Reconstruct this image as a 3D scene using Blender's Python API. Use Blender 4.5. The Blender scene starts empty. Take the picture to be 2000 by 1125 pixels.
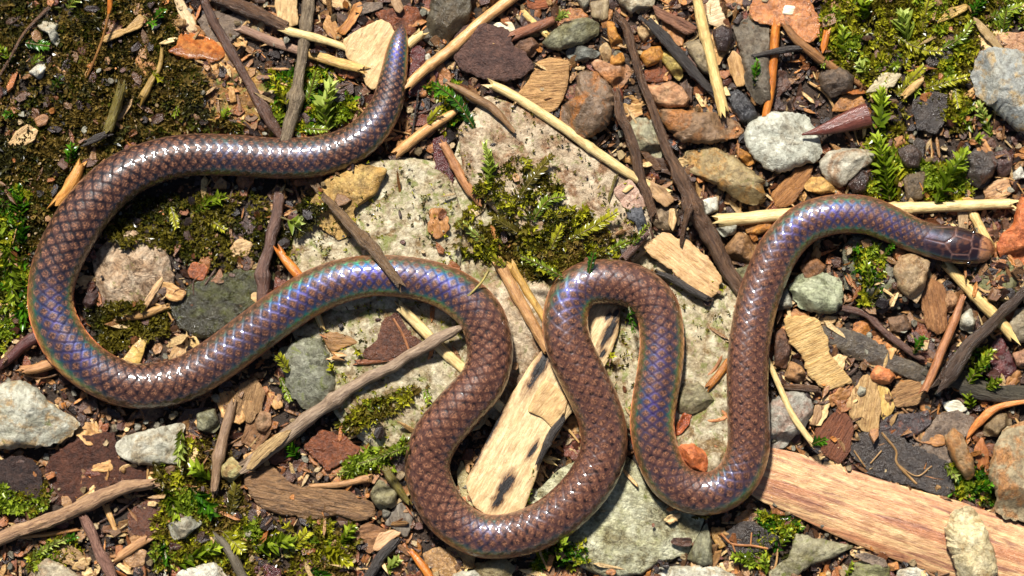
# Iridescent brown snake on mossy forest litter, seen from straight above (macro).
# Working unit in the tables: photo pixels; 1 px = 0.1 mm (the frame is 20 cm wide, the snake about 9 mm thick).
import bpy, math, random
import numpy as np
from mathutils import Vector

sc = bpy.context.scene
S = 1e-4                      # metres per px
DCAM = 5556.0                 # camera height in px
CX, CY = 1000.0, 562.5

# ------------------------------------------------------------------ camera
cam_d = bpy.data.cameras.new('camera'); cam = bpy.data.objects.new('camera', cam_d)
sc.collection.objects.link(cam); sc.camera = cam
cam.location = (0, 0, DCAM * S); cam.rotation_euler = (0, 0, 0)
cam_d.sensor_width = 36; cam_d.lens = 100; cam_d.clip_start = 0.01; cam_d.clip_end = 50
cam_d.dof.use_dof = True; cam_d.dof.focus_distance = (DCAM - 75) * S; cam_d.dof.aperture_fstop = 9.0

# ------------------------------------------------------------------ light
ELEV, AZ = math.radians(50), math.radians(-16)      # light comes from the top of the frame, a little from its left side
dirv = Vector((math.sin(AZ) * math.cos(ELEV), math.cos(AZ) * math.cos(ELEV), math.sin(ELEV)))
w = bpy.data.worlds.new('World'); sc.world = w; w.use_nodes = True
nt = w.node_tree; nt.nodes.clear()
sky = nt.nodes.new('ShaderNodeTexSky'); sky.sky_type = 'NISHITA'; sky.sun_disc = False
sky.sun_elevation = ELEV; sky.sun_rotation = AZ
sky.air_density = 0.7; sky.dust_density = 1.0; sky.ozone_density = 0.0
bg = nt.nodes.new('ShaderNodeBackground'); bg.inputs['Strength'].default_value = 0.05
wo = nt.nodes.new('ShaderNodeOutputWorld')
nt.links.new(sky.outputs[0], bg.inputs[0]); nt.links.new(bg.outputs[0], wo.inputs[0])
sun_d = bpy.data.lights.new('sun', 'SUN'); sun_d.energy = 5.0; sun_d.angle = math.radians(6.0)
sun_d.color = (1.0, 0.965, 0.905)
sun = bpy.data.objects.new('sun', sun_d); sc.collection.objects.link(sun)
sun.rotation_euler = dirv.to_track_quat('Z', 'Y').to_euler()
sun.location = dirv * 1.0
sc.view_settings.view_transform = 'Standard'; sc.view_settings.look = 'None'
sc.view_settings.gamma = 1; sc.view_settings.use_curve_mapping = False
sc.view_settings.exposure = 0.88

# ------------------------------------------------------------------ numeric helpers
R = random.Random(7); NR = np.random.default_rng(7)
def _h(ix, iy, iz):
    n = (ix * 374761393 + iy * 668265263 + iz * 2147483647 * 0 + iz * 1274126177).astype(np.int64) & 0xffffffff
    n = ((n ^ (n >> 13)) * 1274126177) & 0xffffffff
    n = n ^ (n >> 16)
    return (n & 0xffff) / 32767.5 - 1.0
def vn(p):
    p = np.asarray(p, float); i = np.floor(p).astype(np.int64); f = p - i; f = f * f * (3 - 2 * f)
    x, y, z = i[..., 0], i[..., 1], i[..., 2]; fx, fy, fz = f[..., 0], f[..., 1], f[..., 2]
    def L(a, b, t): return a + (b - a) * t
    a = L(L(_h(x, y, z), _h(x+1, y, z), fx), L(_h(x, y+1, z), _h(x+1, y+1, z), fx), fy)
    b = L(L(_h(x, y, z+1), _h(x+1, y, z+1), fx), L(_h(x, y+1, z+1), _h(x+1, y+1, z+1), fx), fy)
    return L(a, b, fz)
def fbm(p, o=4):
    p = np.asarray(p, float); r = 0; a = 1.0; t = 0
    for k in range(o):
        r = r + a * vn(p + 17.3 * k); t += a; a *= .5; p = p * 2.03
    return r / t
def sm(e0, e1, x):
    t = np.clip((x - e0) / (e1 - e0), 0, 1); return t * t * (3 - 2 * t)
def W(px, py, z=0.0):
    """photo px at height z (px) -> world metres: the pixel's ray meets that height"""
    k = 1 - z / DCAM
    return ((px - CX) * k * S, (CY - py) * k * S, z * S)
def lin(c):
    c = np.asarray(c, float) / 255.0
    return np.where(c <= .04045, c / 12.92, ((c + .055) / 1.055) ** 2.4)
EXPO = 1.22
def C(r, g, b):
    v = lin((r, g, b)) / EXPO * np.array([.965, 1.0, .93]); return (float(v[0]), float(v[1]), float(v[2]), 1.0)

# height map of the litter, in px
GX0, GY0, CELL = -300, -250, 4
GW, GH = 2600 // CELL, 1625 // CELL
gx = GX0 + (np.arange(GW) + .5) * CELL; gy = GY0 + (np.arange(GH) + .5) * CELL
GXX, GYY = np.meshgrid(gx, gy)
P3 = np.stack([GXX / 260, GYY / 260, GXX * 0 + 3.1], -1)
H = 14 * fbm(P3, 3) + 4 * fbm(P3 * 7, 3)
H = H - H.min() * .6
def inside(poly, X, Y):
    c = np.zeros(X.shape, bool); n = len(poly); j = n - 1
    for i in range(n):
        xi, yi = poly[i]; xj, yj = poly[j]
        if yi != yj:
            c ^= ((yi > Y) != (yj > Y)) & (X < (xj - xi) * (Y - yi) / (yj - yi) + xi)
        j = i
    return c
def foot(poly):
    p = np.asarray(poly, float)
    x0 = max(int((p[:, 0].min() - GX0) // CELL), 0); x1 = min(int((p[:, 0].max() - GX0) // CELL) + 2, GW)
    y0 = max(int((p[:, 1].min() - GY0) // CELL), 0); y1 = min(int((p[:, 1].max() - GY0) // CELL) + 2, GH)
    sl = (slice(y0, y1), slice(x0, x1))
    return sl, inside([tuple(q) for q in p], GXX[sl], GYY[sl])
def hat(x, y):
    i = np.clip(((np.asarray(x) - GX0) / CELL).astype(int), 0, GW - 1); j = np.clip(((np.asarray(y) - GY0) / CELL).astype(int), 0, GH - 1)
    return H[j, i]
def base_of(poly, q):
    sl, m = foot(poly); v = H[sl][m]
    if v.size == 0:
        p = np.mean(np.asarray(poly, float), 0); return float(hat(p[0], p[1]))
    return float(np.quantile(v, q))
def raise_to(poly, z):
    sl, m = foot(poly); a = H[sl]; a[m] = np.maximum(a[m], z)

# ------------------------------------------------------------------ mesh / object helpers
COL = sc.collection
def mesh_np(name, v, quads=None, tris=None, gc=None, col=None, smooth=True, sharp=None, extra=None):
    me = bpy.data.meshes.new(name)
    v = np.asarray(v, np.float32); loops = []; starts = []; tot = []
    o = 0
    if quads is not None and len(quads):
        q = np.asarray(quads, np.int32); loops.append(q.ravel()); starts.append(np.arange(len(q)) * 4); tot.append(np.full(len(q), 4)); o = len(q) * 4
    if tris is not None and len(tris):
        t = np.asarray(tris, np.int32); loops.append(t.ravel()); starts.append(o + np.arange(len(t)) * 3); tot.append(np.full(len(t), 3))
    loops = np.concatenate(loops).astype(np.int32); starts = np.concatenate(starts).astype(np.int32)
    me.vertices.add(len(v)); me.vertices.foreach_set('co', v.ravel())
    me.loops.add(len(loops)); me.loops.foreach_set('vertex_index', loops)
    me.polygons.add(len(starts)); me.polygons.foreach_set('loop_start', starts)
    me.update(calc_edges=True)
    me.polygons.foreach_set('use_smooth', np.full(len(me.polygons), smooth))
    if gc is not None and len(me.vertices) == len(gc):
        a = me.attributes.new('gc', 'FLOAT_VECTOR', 'POINT'); a.data.foreach_set('vector', np.asarray(gc, np.float32).ravel())
    if col is not None:
        a = me.attributes.new('col', 'FLOAT_COLOR', 'POINT'); a.data.foreach_set('color', np.asarray(col, np.float32).ravel())
    for k, d in (extra or {}).items():
        a = me.attributes.new(k, 'FLOAT', 'POINT'); a.data.foreach_set('value', np.asarray(d, np.float32).ravel())
    if sharp: me.set_sharp_from_angle(angle=math.radians(sharp))
    return me
def link(name, me, mat=None, parent=None, loc=None, rot=None):
    o = bpy.data.objects.new(name, me); COL.objects.link(o)
    if mat is not None and me is not None and not me.materials: me.materials.append(mat)
    if parent is not None: o.parent = parent
    if loc is not None: o.location = loc
    if rot is not None: o.rotation_euler = rot
    return o
def tag(o, label, cat, group=None, kind=None):
    if label: o['label'] = label
    if cat: o['category'] = cat
    if group: o['group'] = group
    if kind: o['kind'] = kind
    return o

# ------------------------------------------------------------------ node helpers and materials
class NB:
    def __init__(s, name):
        s.m = bpy.data.materials.new(name); s.m.use_nodes = True; s.t = s.m.node_tree; s.t.nodes.clear()
        s.out = s.t.nodes.new('ShaderNodeOutputMaterial')
    def n(s, t, props=None, **kw):
        nd = s.t.nodes.new(t)
        for k, v in (props or {}).items(): setattr(nd, k, v)
        for k, v in kw.items():
            k2 = int(k[1:]) if k[0] == '_' and k[1:].isdigit() else k.replace('_', ' ')
            s.put(nd.inputs[k2], v)
        return nd
    def put(s, sock, v):
        if isinstance(v, bpy.types.NodeSocket): s.t.links.new(v, sock)
        else: sock.default_value = v
    def math(s, op, a, b=None, c=None, clamp=False):
        nd = s.t.nodes.new('ShaderNodeMath'); nd.operation = op; nd.use_clamp = clamp
        s.put(nd.inputs[0], a)
        if b is not None: s.put(nd.inputs[1], b)
        if c is not None: s.put(nd.inputs[2], c)
        return nd.outputs[0]
    def mix(s, f, a, b, mode='MIX'):
        nd = s.t.nodes.new('ShaderNodeMix'); nd.data_type = 'RGBA'; nd.blend_type = mode
        s.put(nd.inputs[0], f); s.put(nd.inputs[6], a); s.put(nd.inputs[7], b); return nd.outputs[2]
    def rng(s, x, a, b, c=0.0, d=1.0):
        nd = s.t.nodes.new('ShaderNodeMapRange'); s.put(nd.inputs[0], x)
        for i, q in enumerate((a, b, c, d)): s.put(nd.inputs[i + 1], q)
        return nd.outputs[0]
    def vec(s, v, scale, off=None):
        nd = s.t.nodes.new('ShaderNodeVectorMath'); nd.operation = 'MULTIPLY_ADD'
        s.put(nd.inputs[0], v); nd.inputs[1].default_value = scale
        if off is not None: s.put(nd.inputs[2], off)
        return nd.outputs[0]
    def noise(s, v, scale, detail=3.0, rough=.55, dist=0.0):
        return s.n('ShaderNodeTexNoise', Vector=v, Scale=scale, Detail=detail, Roughness=rough, Distortion=dist).outputs['Fac']
    def bump(s, h, strength, dist, normal=None):
        nd = s.n('ShaderNodeBump', Height=h, Strength=strength, Distance=dist)
        if normal is not None: s.t.links.new(normal, nd.inputs['Normal'])
        return nd.outputs[0]
    def bsdf(s, **kw):
        nd = s.n('ShaderNodeBsdfPrincipled', **kw); s.t.links.new(nd.outputs[0], s.out.inputs[0]); return nd
def gcoord(b):
    a = b.n('ShaderNodeAttribute', {'attribute_name': 'gc'}).outputs['Vector']
    r = b.n('ShaderNodeObjectInfo').outputs['Random']
    off = b.n('ShaderNodeCombineXYZ', X=b.math('MULTIPLY', r, 91.0), Y=b.math('MULTIPLY', r, 57.0), Z=b.math('MULTIPLY', r, 133.0)).outputs[0]
    return a, off
MC = {}
def cached(f):
    def g(*a, **k):
        key = (f.__name__, a, tuple(sorted(k.items())))
        if key not in MC: MC[key] = f(*a, **k)
        return MC[key]
    return g
@cached
def stone(a, b2, c=(120, 95, 60), camt=.35, spk=.5, rough=.62, moss=0.0, bump=.6, band=0.0):
    """stone: two tones, rust or stain patches, fine speckle, cracks; moss = share stained green"""
    b = NB('stone'); g, off = gcoord(b)
    v = b.vec(g, (1, 1, 1), off); vb = b.vec(g, (.35, 2.2, 1), off)
    n1 = b.noise(v, .32, 6, .62, .4); n2 = b.noise(v, 1.15, 7, .72); n3 = b.noise(v, .22, 5, .6, .8); n4 = b.noise(v, 2.8, 4, .7)
    col = b.mix(b.rng(n1, .36, .64), C(*a), C(*b2))
    if band > 0:
        nb_ = b.noise(vb, .9, 5, .65, .5); col = b.mix(b.math('MULTIPLY', b.rng(nb_, .45, .62), band), col, C(*[x * .55 for x in a]))
    col = b.mix(b.math('MULTIPLY', b.rng(b.math('ADD', n3, b.math('MULTIPLY', n2, .35)), .66, .8), min(1, camt * 2)), col, C(*c))
    col = b.mix(b.math('MULTIPLY', b.rng(n2, .56, .70), spk), col, C(*[x * .42 for x in a]))
    col = b.mix(b.math('MULTIPLY', b.rng(n4, .58, .72), spk * .6), col, C(*[min(255, x * 1.12 + 14) for x in b2]))
    n5 = b.noise(v, 1.0, 9, .66, .6); n6 = b.noise(v, .75, 4, .5, 1.5)
    col = b.mix(1.0, col, b.mix(b.rng(n5, .34, .68), (.50, .46, .42, 1), (1.22, 1.2, 1.16, 1)), 'MULTIPLY')
    crack = b.math('MULTIPLY', b.rng(b.math('ABSOLUTE', b.math('SUBTRACT', n6, .5)), .0, .016, 1, 0), b.rng(n3, .45, .6))
    col = b.mix(b.math('MULTIPLY', crack, .6), col, C(*[x * .3 for x in a]))
    col = b.mix(b.math('MULTIPLY', b.rng(b.noise(v, .55, 7, .7, .4), .60, .70), .55), col, C(64, 46, 30))
    if moss > 0:
        nm = b.noise(v, .42, 6, .7, .6)
        col = b.mix(b.math('MULTIPLY', b.rng(nm, .66 - moss * .3, .76 - moss * .25), .85), col, b.mix(n4, C(66, 70, 14), C(140, 146, 52)))
    hgt = b.math('ADD', b.math('ADD', b.math('MULTIPLY', n2, .6), b.math('MULTIPLY', n4, .25)), b.math('MULTIPLY', n5, .9))
    hgt = b.math('SUBTRACT', hgt, b.math('MULTIPLY', crack, .5))
    nrm = b.bump(hgt, bump, .0009)
    b.bsdf(Base_Color=col, Roughness=b.rng(n2, .3, .7, rough - .36, rough + .08), Normal=nrm, Specular_IOR_Level=.5)
    return b.m
@cached
def wood(a, b2, d=(60, 40, 25), spots=.3, grain=1.0, rough=.55, bump=.5, burn=0.0, stripe=.0):
    """split wood, straw, bark: tone follows the grain (gc.x runs along it)"""
    b = NB('wood'); g, off = gcoord(b)
    vg = b.vec(g, (.15, 1.25 * grain, 1.25 * grain), off); v = b.vec(g, (1, 1, 1), off); vm = b.vec(g, (.5, 1.1, 1.1), off)
    n1 = b.noise(vg, 1.0, 6, .68, .25); n2 = b.noise(vm, .8, 6, .65, .5); n3 = b.noise(v, 2.4, 4, .7); n4 = b.noise(b.vec(g, (.3, 2.6 * grain, 2.6 * grain), off), 1.0, 4, .65)
    col = b.mix(b.rng(n1, .34, .66), C(*a), C(*b2))
    col = b.mix(b.math('MULTIPLY', b.rng(n4, .50, .66), .75), col, C(*[(x + 2 * y) / 3 for x, y in zip(b2, d)]))
    col = b.mix(b.math('MULTIPLY', b.rng(b.math('ADD', b.math('MULTIPLY', n2, .8), b.math('MULTIPLY', n3, .2)), .64 - .22 * spots, .74 - .18 * spots), .75), col, C(*d))
    if burn > 0:
        nbv = b.noise(b.vec(g, (.16, .55, .5), off), 1.0, 4, .6, .9)
        k = b.rng(nbv, .58, .70); col = b.mix(b.rng(nbv, .53, .62), col, C(126, 84, 48)); col = b.mix(k, col, C(22, 17, 15))
    if stripe > 0:
        ns = b.noise(b.vec(g, (.035, .55, .4), off), 1.0, 3, .6, .5); ns2 = b.noise(b.vec(g, (.10, .9, .4), off), 1.0, 4, .6, .5)
        col = b.mix(b.math('MULTIPLY', b.rng(ns, .46, .62), stripe), col, C(196, 134, 98)); col = b.mix(b.math('MULTIPLY', b.rng(ns2, .54, .70), stripe), col, C(*d))
    n5 = b.noise(b.vec(g, (.45, 1.0, 1.0), off), 1.0, 8, .68, .5); n6 = b.noise(v, .6, 8, .72, .3)
    dk = 1 - spots * .0
    col = b.mix(1.0, col, b.mix(b.rng(n5, .34, .66), (.62, .56, .50, 1), (1.14, 1.13, 1.1, 1)), 'MULTIPLY')
    col = b.mix(b.math('MULTIPLY', b.rng(n6, .60, .70), .12 + .8 * min(spots, 1)), col, C(52, 36, 24))
    hgt = b.math('ADD', b.math('ADD', b.math('MULTIPLY', n1, .7), b.math('MULTIPLY', n4, .6)), b.math('ADD', b.math('MULTIPLY', n3, .25), b.math('MULTIPLY', n5, .5)))
    b.bsdf(Base_Color=col, Roughness=b.rng(n2, .3, .7, rough - .26, rough + .10), Normal=b.bump(hgt, bump, .0008), Specular_IOR_Level=.45)
    return b.m
@cached
def leafm(a, b2, d=(40, 24, 18), spots=.5, rough=.42, ribs=0.0, bump=.5):
    """dead leaf: blotches, fine crinkles, wet sheen"""
    b = NB('dead_leaf'); g, off = gcoord(b); v = b.vec(g, (1, 1, 1), off)
    n1 = b.noise(v, .35, 5, .6, .6); n2 = b.noise(v, .95, 6, .7, .3); n3 = b.noise(v, 2.8, 4, .7)
    col = b.mix(b.rng(n1, .35, .65), C(*a), C(*b2))
    col = b.mix(b.math('MULTIPLY', b.rng(n2, .6 - .15 * spots, .72 - .12 * spots), .8), col, C(*d))
    col = b.mix(b.math('MULTIPLY', b.rng(n3, .55, .75), .45), col, C(*[min(255, x * 1.35 + 12) for x in b2]))
    n5 = b.noise(v, .9, 8, .68, .8)
    col = b.mix(1.0, col, b.mix(b.rng(n5, .35, .66), (.52, .48, .46, 1), (1.25, 1.2, 1.15, 1)), 'MULTIPLY')
    hgt = b.math('ADD', b.math('ADD', b.math('MULTIPLY', n2, .8), b.math('MULTIPLY', n3, .4)), b.math('MULTIPLY', n5, .8))
    if ribs > 0:
        wv = b.n('ShaderNodeTexWave', {'wave_type': 'BANDS', 'bands_direction': 'Y'}, Vector=b.vec(g, (.15, 1, 1), off), Scale=ribs, Distortion=1.2, Detail=2.0).outputs['Fac']
        hgt = b.math('ADD', hgt, b.math('MULTIPLY', wv, .5)); col = b.mix(b.math('MULTIPLY', wv, .4), col, C(*d))
    b.bsdf(Base_Color=col, Roughness=b.rng(n2, .35, .7, rough - .24, rough + .14), Normal=b.bump(hgt, bump, .0009), Specular_IOR_Level=.5)
    return b.m
def moss_mat(name, use_obj):
    b = NB(name)
    if use_obj: col = b.n('ShaderNodeObjectInfo').outputs['Color']
    else: col = b.n('ShaderNodeAttribute', {'attribute_name': 'col'}).outputs['Color']
    rnd = b.n('ShaderNodeTexCoord').outputs['Object']
    n = b.noise(rnd, 900.0 if not use_obj else 1.5, 2)
    col2 = b.mix(b.rng(n, .3, .7, 0, .45), col, b.mix(1.0, col, (1.25, 1.15, .6, 1), 'MULTIPLY'))
    p = b.n('ShaderNodeBsdfPrincipled', Base_Color=col2, Roughness=.27, Specular_IOR_Level=.6)
    tr = b.n('ShaderNodeBsdfTranslucent', Color=b.mix(1.0, col2, (1.15, 1.2, .55, 1), 'MULTIPLY'))
    mx = b.n('ShaderNodeMixShader', Fac=.38); b.t.links.new(p.outputs[0], mx.inputs[1]); b.t.links.new(tr.outputs[0], mx.inputs[2])
    b.t.links.new(mx.outputs[0], b.out.inputs[0]); return b.m
MOSS_OBJ = moss_mat('moss_leaf', True); MOSS_MASS = moss_mat('moss_cover', False)
def litter_mat():
    b = NB('litter_crumb'); col = b.n('ShaderNodeAttribute', {'attribute_name': 'col'}).outputs['Color']
    o = b.n('ShaderNodeTexCoord').outputs['Object']; n = b.noise(o, 2500.0, 5, .7); n2 = b.noise(o, 700.0, 4, .6)
    c = b.mix(b.rng(n, .42, .68), col, b.mix(1.0, col, (.42, .38, .36, 1), 'MULTIPLY'))
    b.bsdf(Base_Color=c, Roughness=b.rng(n2, .35, .65, .18, .62), Normal=b.bump(n, .6, .0004), Specular_IOR_Level=.5); return b.m
LITTER = litter_mat()
def soil_mat():
    b = NB('soil'); o = b.n('ShaderNodeTexCoord').outputs['Object']
    n1 = b.noise(o, 60.0, 6, .65, .5); n2 = b.noise(o, 900.0, 6, .75); n3 = b.noise(o, 260.0, 5, .7)
    c = b.mix(b.rng(n1, .35, .65), C(38, 27, 19), C(66, 46, 31)); c = b.mix(b.rng(n2, .5, .7), c, C(18, 13, 10))
    c = b.mix(b.math('MULTIPLY', b.rng(n3, .58, .7), .6), c, C(134, 98, 66))
    b.bsdf(Base_Color=c, Roughness=b.rng(n3, .35, .65, .35, .8), Normal=b.bump(b.math('ADD', n2, n3), .8, .0008), Specular_IOR_Level=.45); return b.m

# ------------------------------------------------------------------ shape builders
def resample(poly, n, rough=0.0, seed=0, roundness=.5):
    p = np.asarray(poly, float); q = p
    for _ in range(2):     # soft corner cutting
        nx = np.roll(q, -1, 0); k = .25 * roundness + .02
        q = np.stack([q * (1 - k) + nx * k, q * k + nx * (1 - k)], 1).reshape(-1, 2)
    d = np.linalg.norm(np.roll(q, -1, 0) - q, axis=1); s = np.concatenate([[0], np.cumsum(d)]); t = np.arange(n) / n * s[-1]
    qq = np.vstack([q, q[:1]]); r = np.stack([np.interp(t, s, qq[:, 0]), np.interp(t, s, qq[:, 1])], 1)
    if rough > 0:
        c = r.mean(0); size = np.linalg.norm(r - c, axis=1).mean()
        dn = fbm(np.stack([r[:, 0] / 11 + seed, r[:, 1] / 11, np.full(n, seed * 1.7)], -1), 3); dn = dn + .8 * np.abs(fbm(np.stack([r[:, 0] / 4.5 + seed, r[:, 1] / 4.5, np.full(n, seed * 2.7)], -1), 2)) - .2
        u = (r - c) / (np.linalg.norm(r - c, axis=1)[:, None] + 1e-6); r = r + u * dn[:, None] * rough * min(size, 60)
    return r
def long_axis(p):
    q = np.asarray(p, float); q = q - q.mean(0); e, v = np.linalg.eigh(q.T @ q); a = v[:, -1]
    return math.degrees(math.atan2(-a[1], a[0]))      # in world sense (y up)
TOPF0 = np.array([0, .14, .28, .42, .55, .67, .77, .85, .915, .965, 1.0])
TOPFM = np.concatenate([np.linspace(0, .8, 11), [.86, .905, .94, .97, .99, 1.0]])
TOPFB = np.concatenate([np.linspace(0, .84, 22), [.88, .915, .945, .97, .99, 1.0]])
def solid(name, poly, mat, kind, h, seed, grain=None, curl=0.0, tilt=(0, 0), q=.6, n=None, rough=.10, rnd=.2, fac=6, pw=3.6, lift=0.0, lump=.16, sink=.0, wave=.1, parent_loc=False):
    """a stone ('stone') or a flat chip, flake or leaf ('chip') whose plan is the outline poly and whose height is h; it rests on what lies below"""
    base = base_of(poly, q) + lift - sink * h
    P = resample(poly, n or max(22, min(120, int(sum(math.dist(poly[i], poly[i - 1]) for i in range(len(poly))) / 5))), rough, seed, rnd)
    N = len(P); c = P.mean(0)
    g = math.radians(long_axis(P) if grain is None else grain); ca, sa = math.cos(g), math.sin(g)
    def loc(xy):
        dx, dy = xy[..., 0] - c[0], -(xy[..., 1] - c[1]); return dx * ca + dy * sa, -dx * sa + dy * ca
    lx, ly = loc(P); rad = np.sqrt(lx ** 2 + ly ** 2).mean(); hw = max(abs(ly).max(), 1.0); hl = max(abs(lx).max(), 1.0)
    rr = random.Random(seed * 13 + 5)
    TOPF = TOPFB if rad > 70 else TOPFM if rad > 24 else TOPF0
    def top(fr, x, y):
        if kind == 'stone':
            z = .34 * h + .66 * h * (1 - fr ** pw) ** (1 / 1.7)
            return z
        return None
    planes = [(rr.uniform(0, 6.28), rr.uniform(.15, .6) if i_ < 2 else rr.uniform(.5, 1.6), rr.uniform(-.15, .25) if i_ < 2 else rr.uniform(.3, .75)) for i_ in range(fac + 2)]
    tilt_a = (rr.uniform(-.12, .12), rr.uniform(-.12, .12)) if kind == 'stone' else tilt
    X, Y, Z = [], [], []
    if kind == 'stone':
        seq = [(f, 'top') for f in TOPF] + [(.97, .16), (.86, .04), (.5, 0.0)]
    else:
        seq = [(f, 'top') for f in TOPF] + [(f, 'bot') for f in TOPF[::-1][1:-1][::2]]
    for f, m in seq:
        x, y = lx * f, ly * f
        nz = fbm(np.stack([x / (rad * .55) + seed, y / (rad * .55), np.full(N, seed * 3.3)], -1), 4)
        if kind == 'stone':
            if m == 'top':
                z = np.full(N, .34 * h + .66 * h * max(0.0, 1 - f ** pw) ** (1 / 1.7))
                for az, sl, dd in planes:
                    pl = h * 1.02 - sl * h / rad * 1.3 * (x * math.cos(az) + y * math.sin(az) - dd * rad); z = np.minimum(z, np.maximum(pl, .22 * h))
                nf = fbm(np.stack([x / 10 + seed, y / 10, np.full(N, seed * 1.3)], -1), 3); rg = 1 - np.abs(fbm(np.stack([x / 26 + seed * 2, y / 26, np.full(N, seed * .7)], -1), 2)) * 2
                z = z + (nf * 1.8 + (rg - .5) * 2.2) * min(1, h / 20) * (1 - f ** 8) + nz * lump * h * min(1, 1.2 - f * .5) + (x * tilt_a[0] + y * tilt_a[1]) * (1 - f * .6)
                z = np.maximum(z, .1 * h)
            else: z = np.full(N, m * h)
        else:
            mid = curl * (y / hw) ** 2 * hw * .5 + x * tilt[0] + y * tilt[1] + nz * wave * min(hw, 30) + h * .5
            e = h * .5 * max(0.0, 1 - f ** 7) ** .5
            z = mid + (e if m == 'top' else -e)
        X.append(x); Y.append(y); Z.append(z)
    X, Y, Z = np.array(X), np.array(Y), np.array(Z)
    K = len(seq); X[0] = 0; Y[0] = 0; Z[0] = Z[0].mean()
    # first ring collapses to one vertex
    k = 1 - base / DCAM
    vx = np.concatenate([[0], X[1:].ravel()]); vy = np.concatenate([[0], Y[1:].ravel()]); vz = np.concatenate([[Z[0, 0]], Z[1:].ravel()])
    v = np.stack([vx * k, vy * k, vz], -1) * S
    j = np.arange(N); j2 = (j + 1) % N
    tris = [np.stack([np.zeros(N, int), 1 + j2, 1 + j], -1)]
    quads = []
    for r in range(K - 2):
        a = 1 + r * N; b = a + N; quads.append(np.stack([a + j, a + j2, b + j2, b + j], -1))
    # closing the underside
    cb = len(v); lastz = Z[-1].mean(); v = np.vstack([v, [[0, 0, lastz * S]]])
    a = 1 + (K - 2) * N; tris.append(np.stack([np.full(N, cb), a + j, a + j2], -1))
    gcv = np.stack([v[:, 0], v[:, 1], v[:, 2]], -1) * 1000.0
    me = mesh_np(name, v, np.concatenate(quads)[:, ::-1], np.concatenate(tris)[:, ::-1], gc=gcv, sharp=38 if kind == 'stone' else 50)
    o = link(name, me, mat, None, W(c[0], c[1], base), (0, 0, g))
    raise_to(poly, base + (h * .75 if kind == 'stone' else h))
    return o
def smooth_path(pts, step, vals=None):
    p = np.asarray(pts, float); v = None if vals is None else np.asarray(vals, float)
    if len(p) == 2:
        L = np.linalg.norm(p[1] - p[0]); n = max(3, int(L / step)); t = np.linspace(0, 1, n)
        q = p[0] + (p[1] - p[0]) * t[:, None]; return q, (None if v is None else v[0] + (v[1] - v[0]) * t)
    a = np.vstack([2 * p[0] - p[1], p, 2 * p[-1] - p[-2]]); out = []; ov = []
    va = None if v is None else np.concatenate([[v[0]], v, [v[-1]]])
    for i in range(1, len(a) - 2):
        L = np.linalg.norm(a[i + 1] - a[i]); n = max(2, int(L / step)); t = np.arange(n) / n
        p0, p1, p2, p3 = a[i - 1], a[i], a[i + 1], a[i + 2]; t_ = t[:, None]
        out.append(.5 * ((2 * p1) + (-p0 + p2) * t_ + (2 * p0 - 5 * p1 + 4 * p2 - p3) * t_ ** 2 + (-p0 + 3 * p1 - 3 * p2 + p3) * t_ ** 3))
        if v is not None:
            m0 = (va[i + 1] - va[i - 1]) / 2; m1 = (va[i + 2] - va[i]) / 2
            ov.append((2*t**3 - 3*t**2 + 1) * va[i] + (t**3 - 2*t**2 + t) * m0 + (-2*t**3 + 3*t**2) * va[i + 1] + (t**3 - t**2) * m1)
    out.append(a[-2][None]); q = np.concatenate(out)
    if v is not None: ov = np.concatenate(ov + [v[-1:]])
    return q, (None if v is None else ov)
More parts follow.
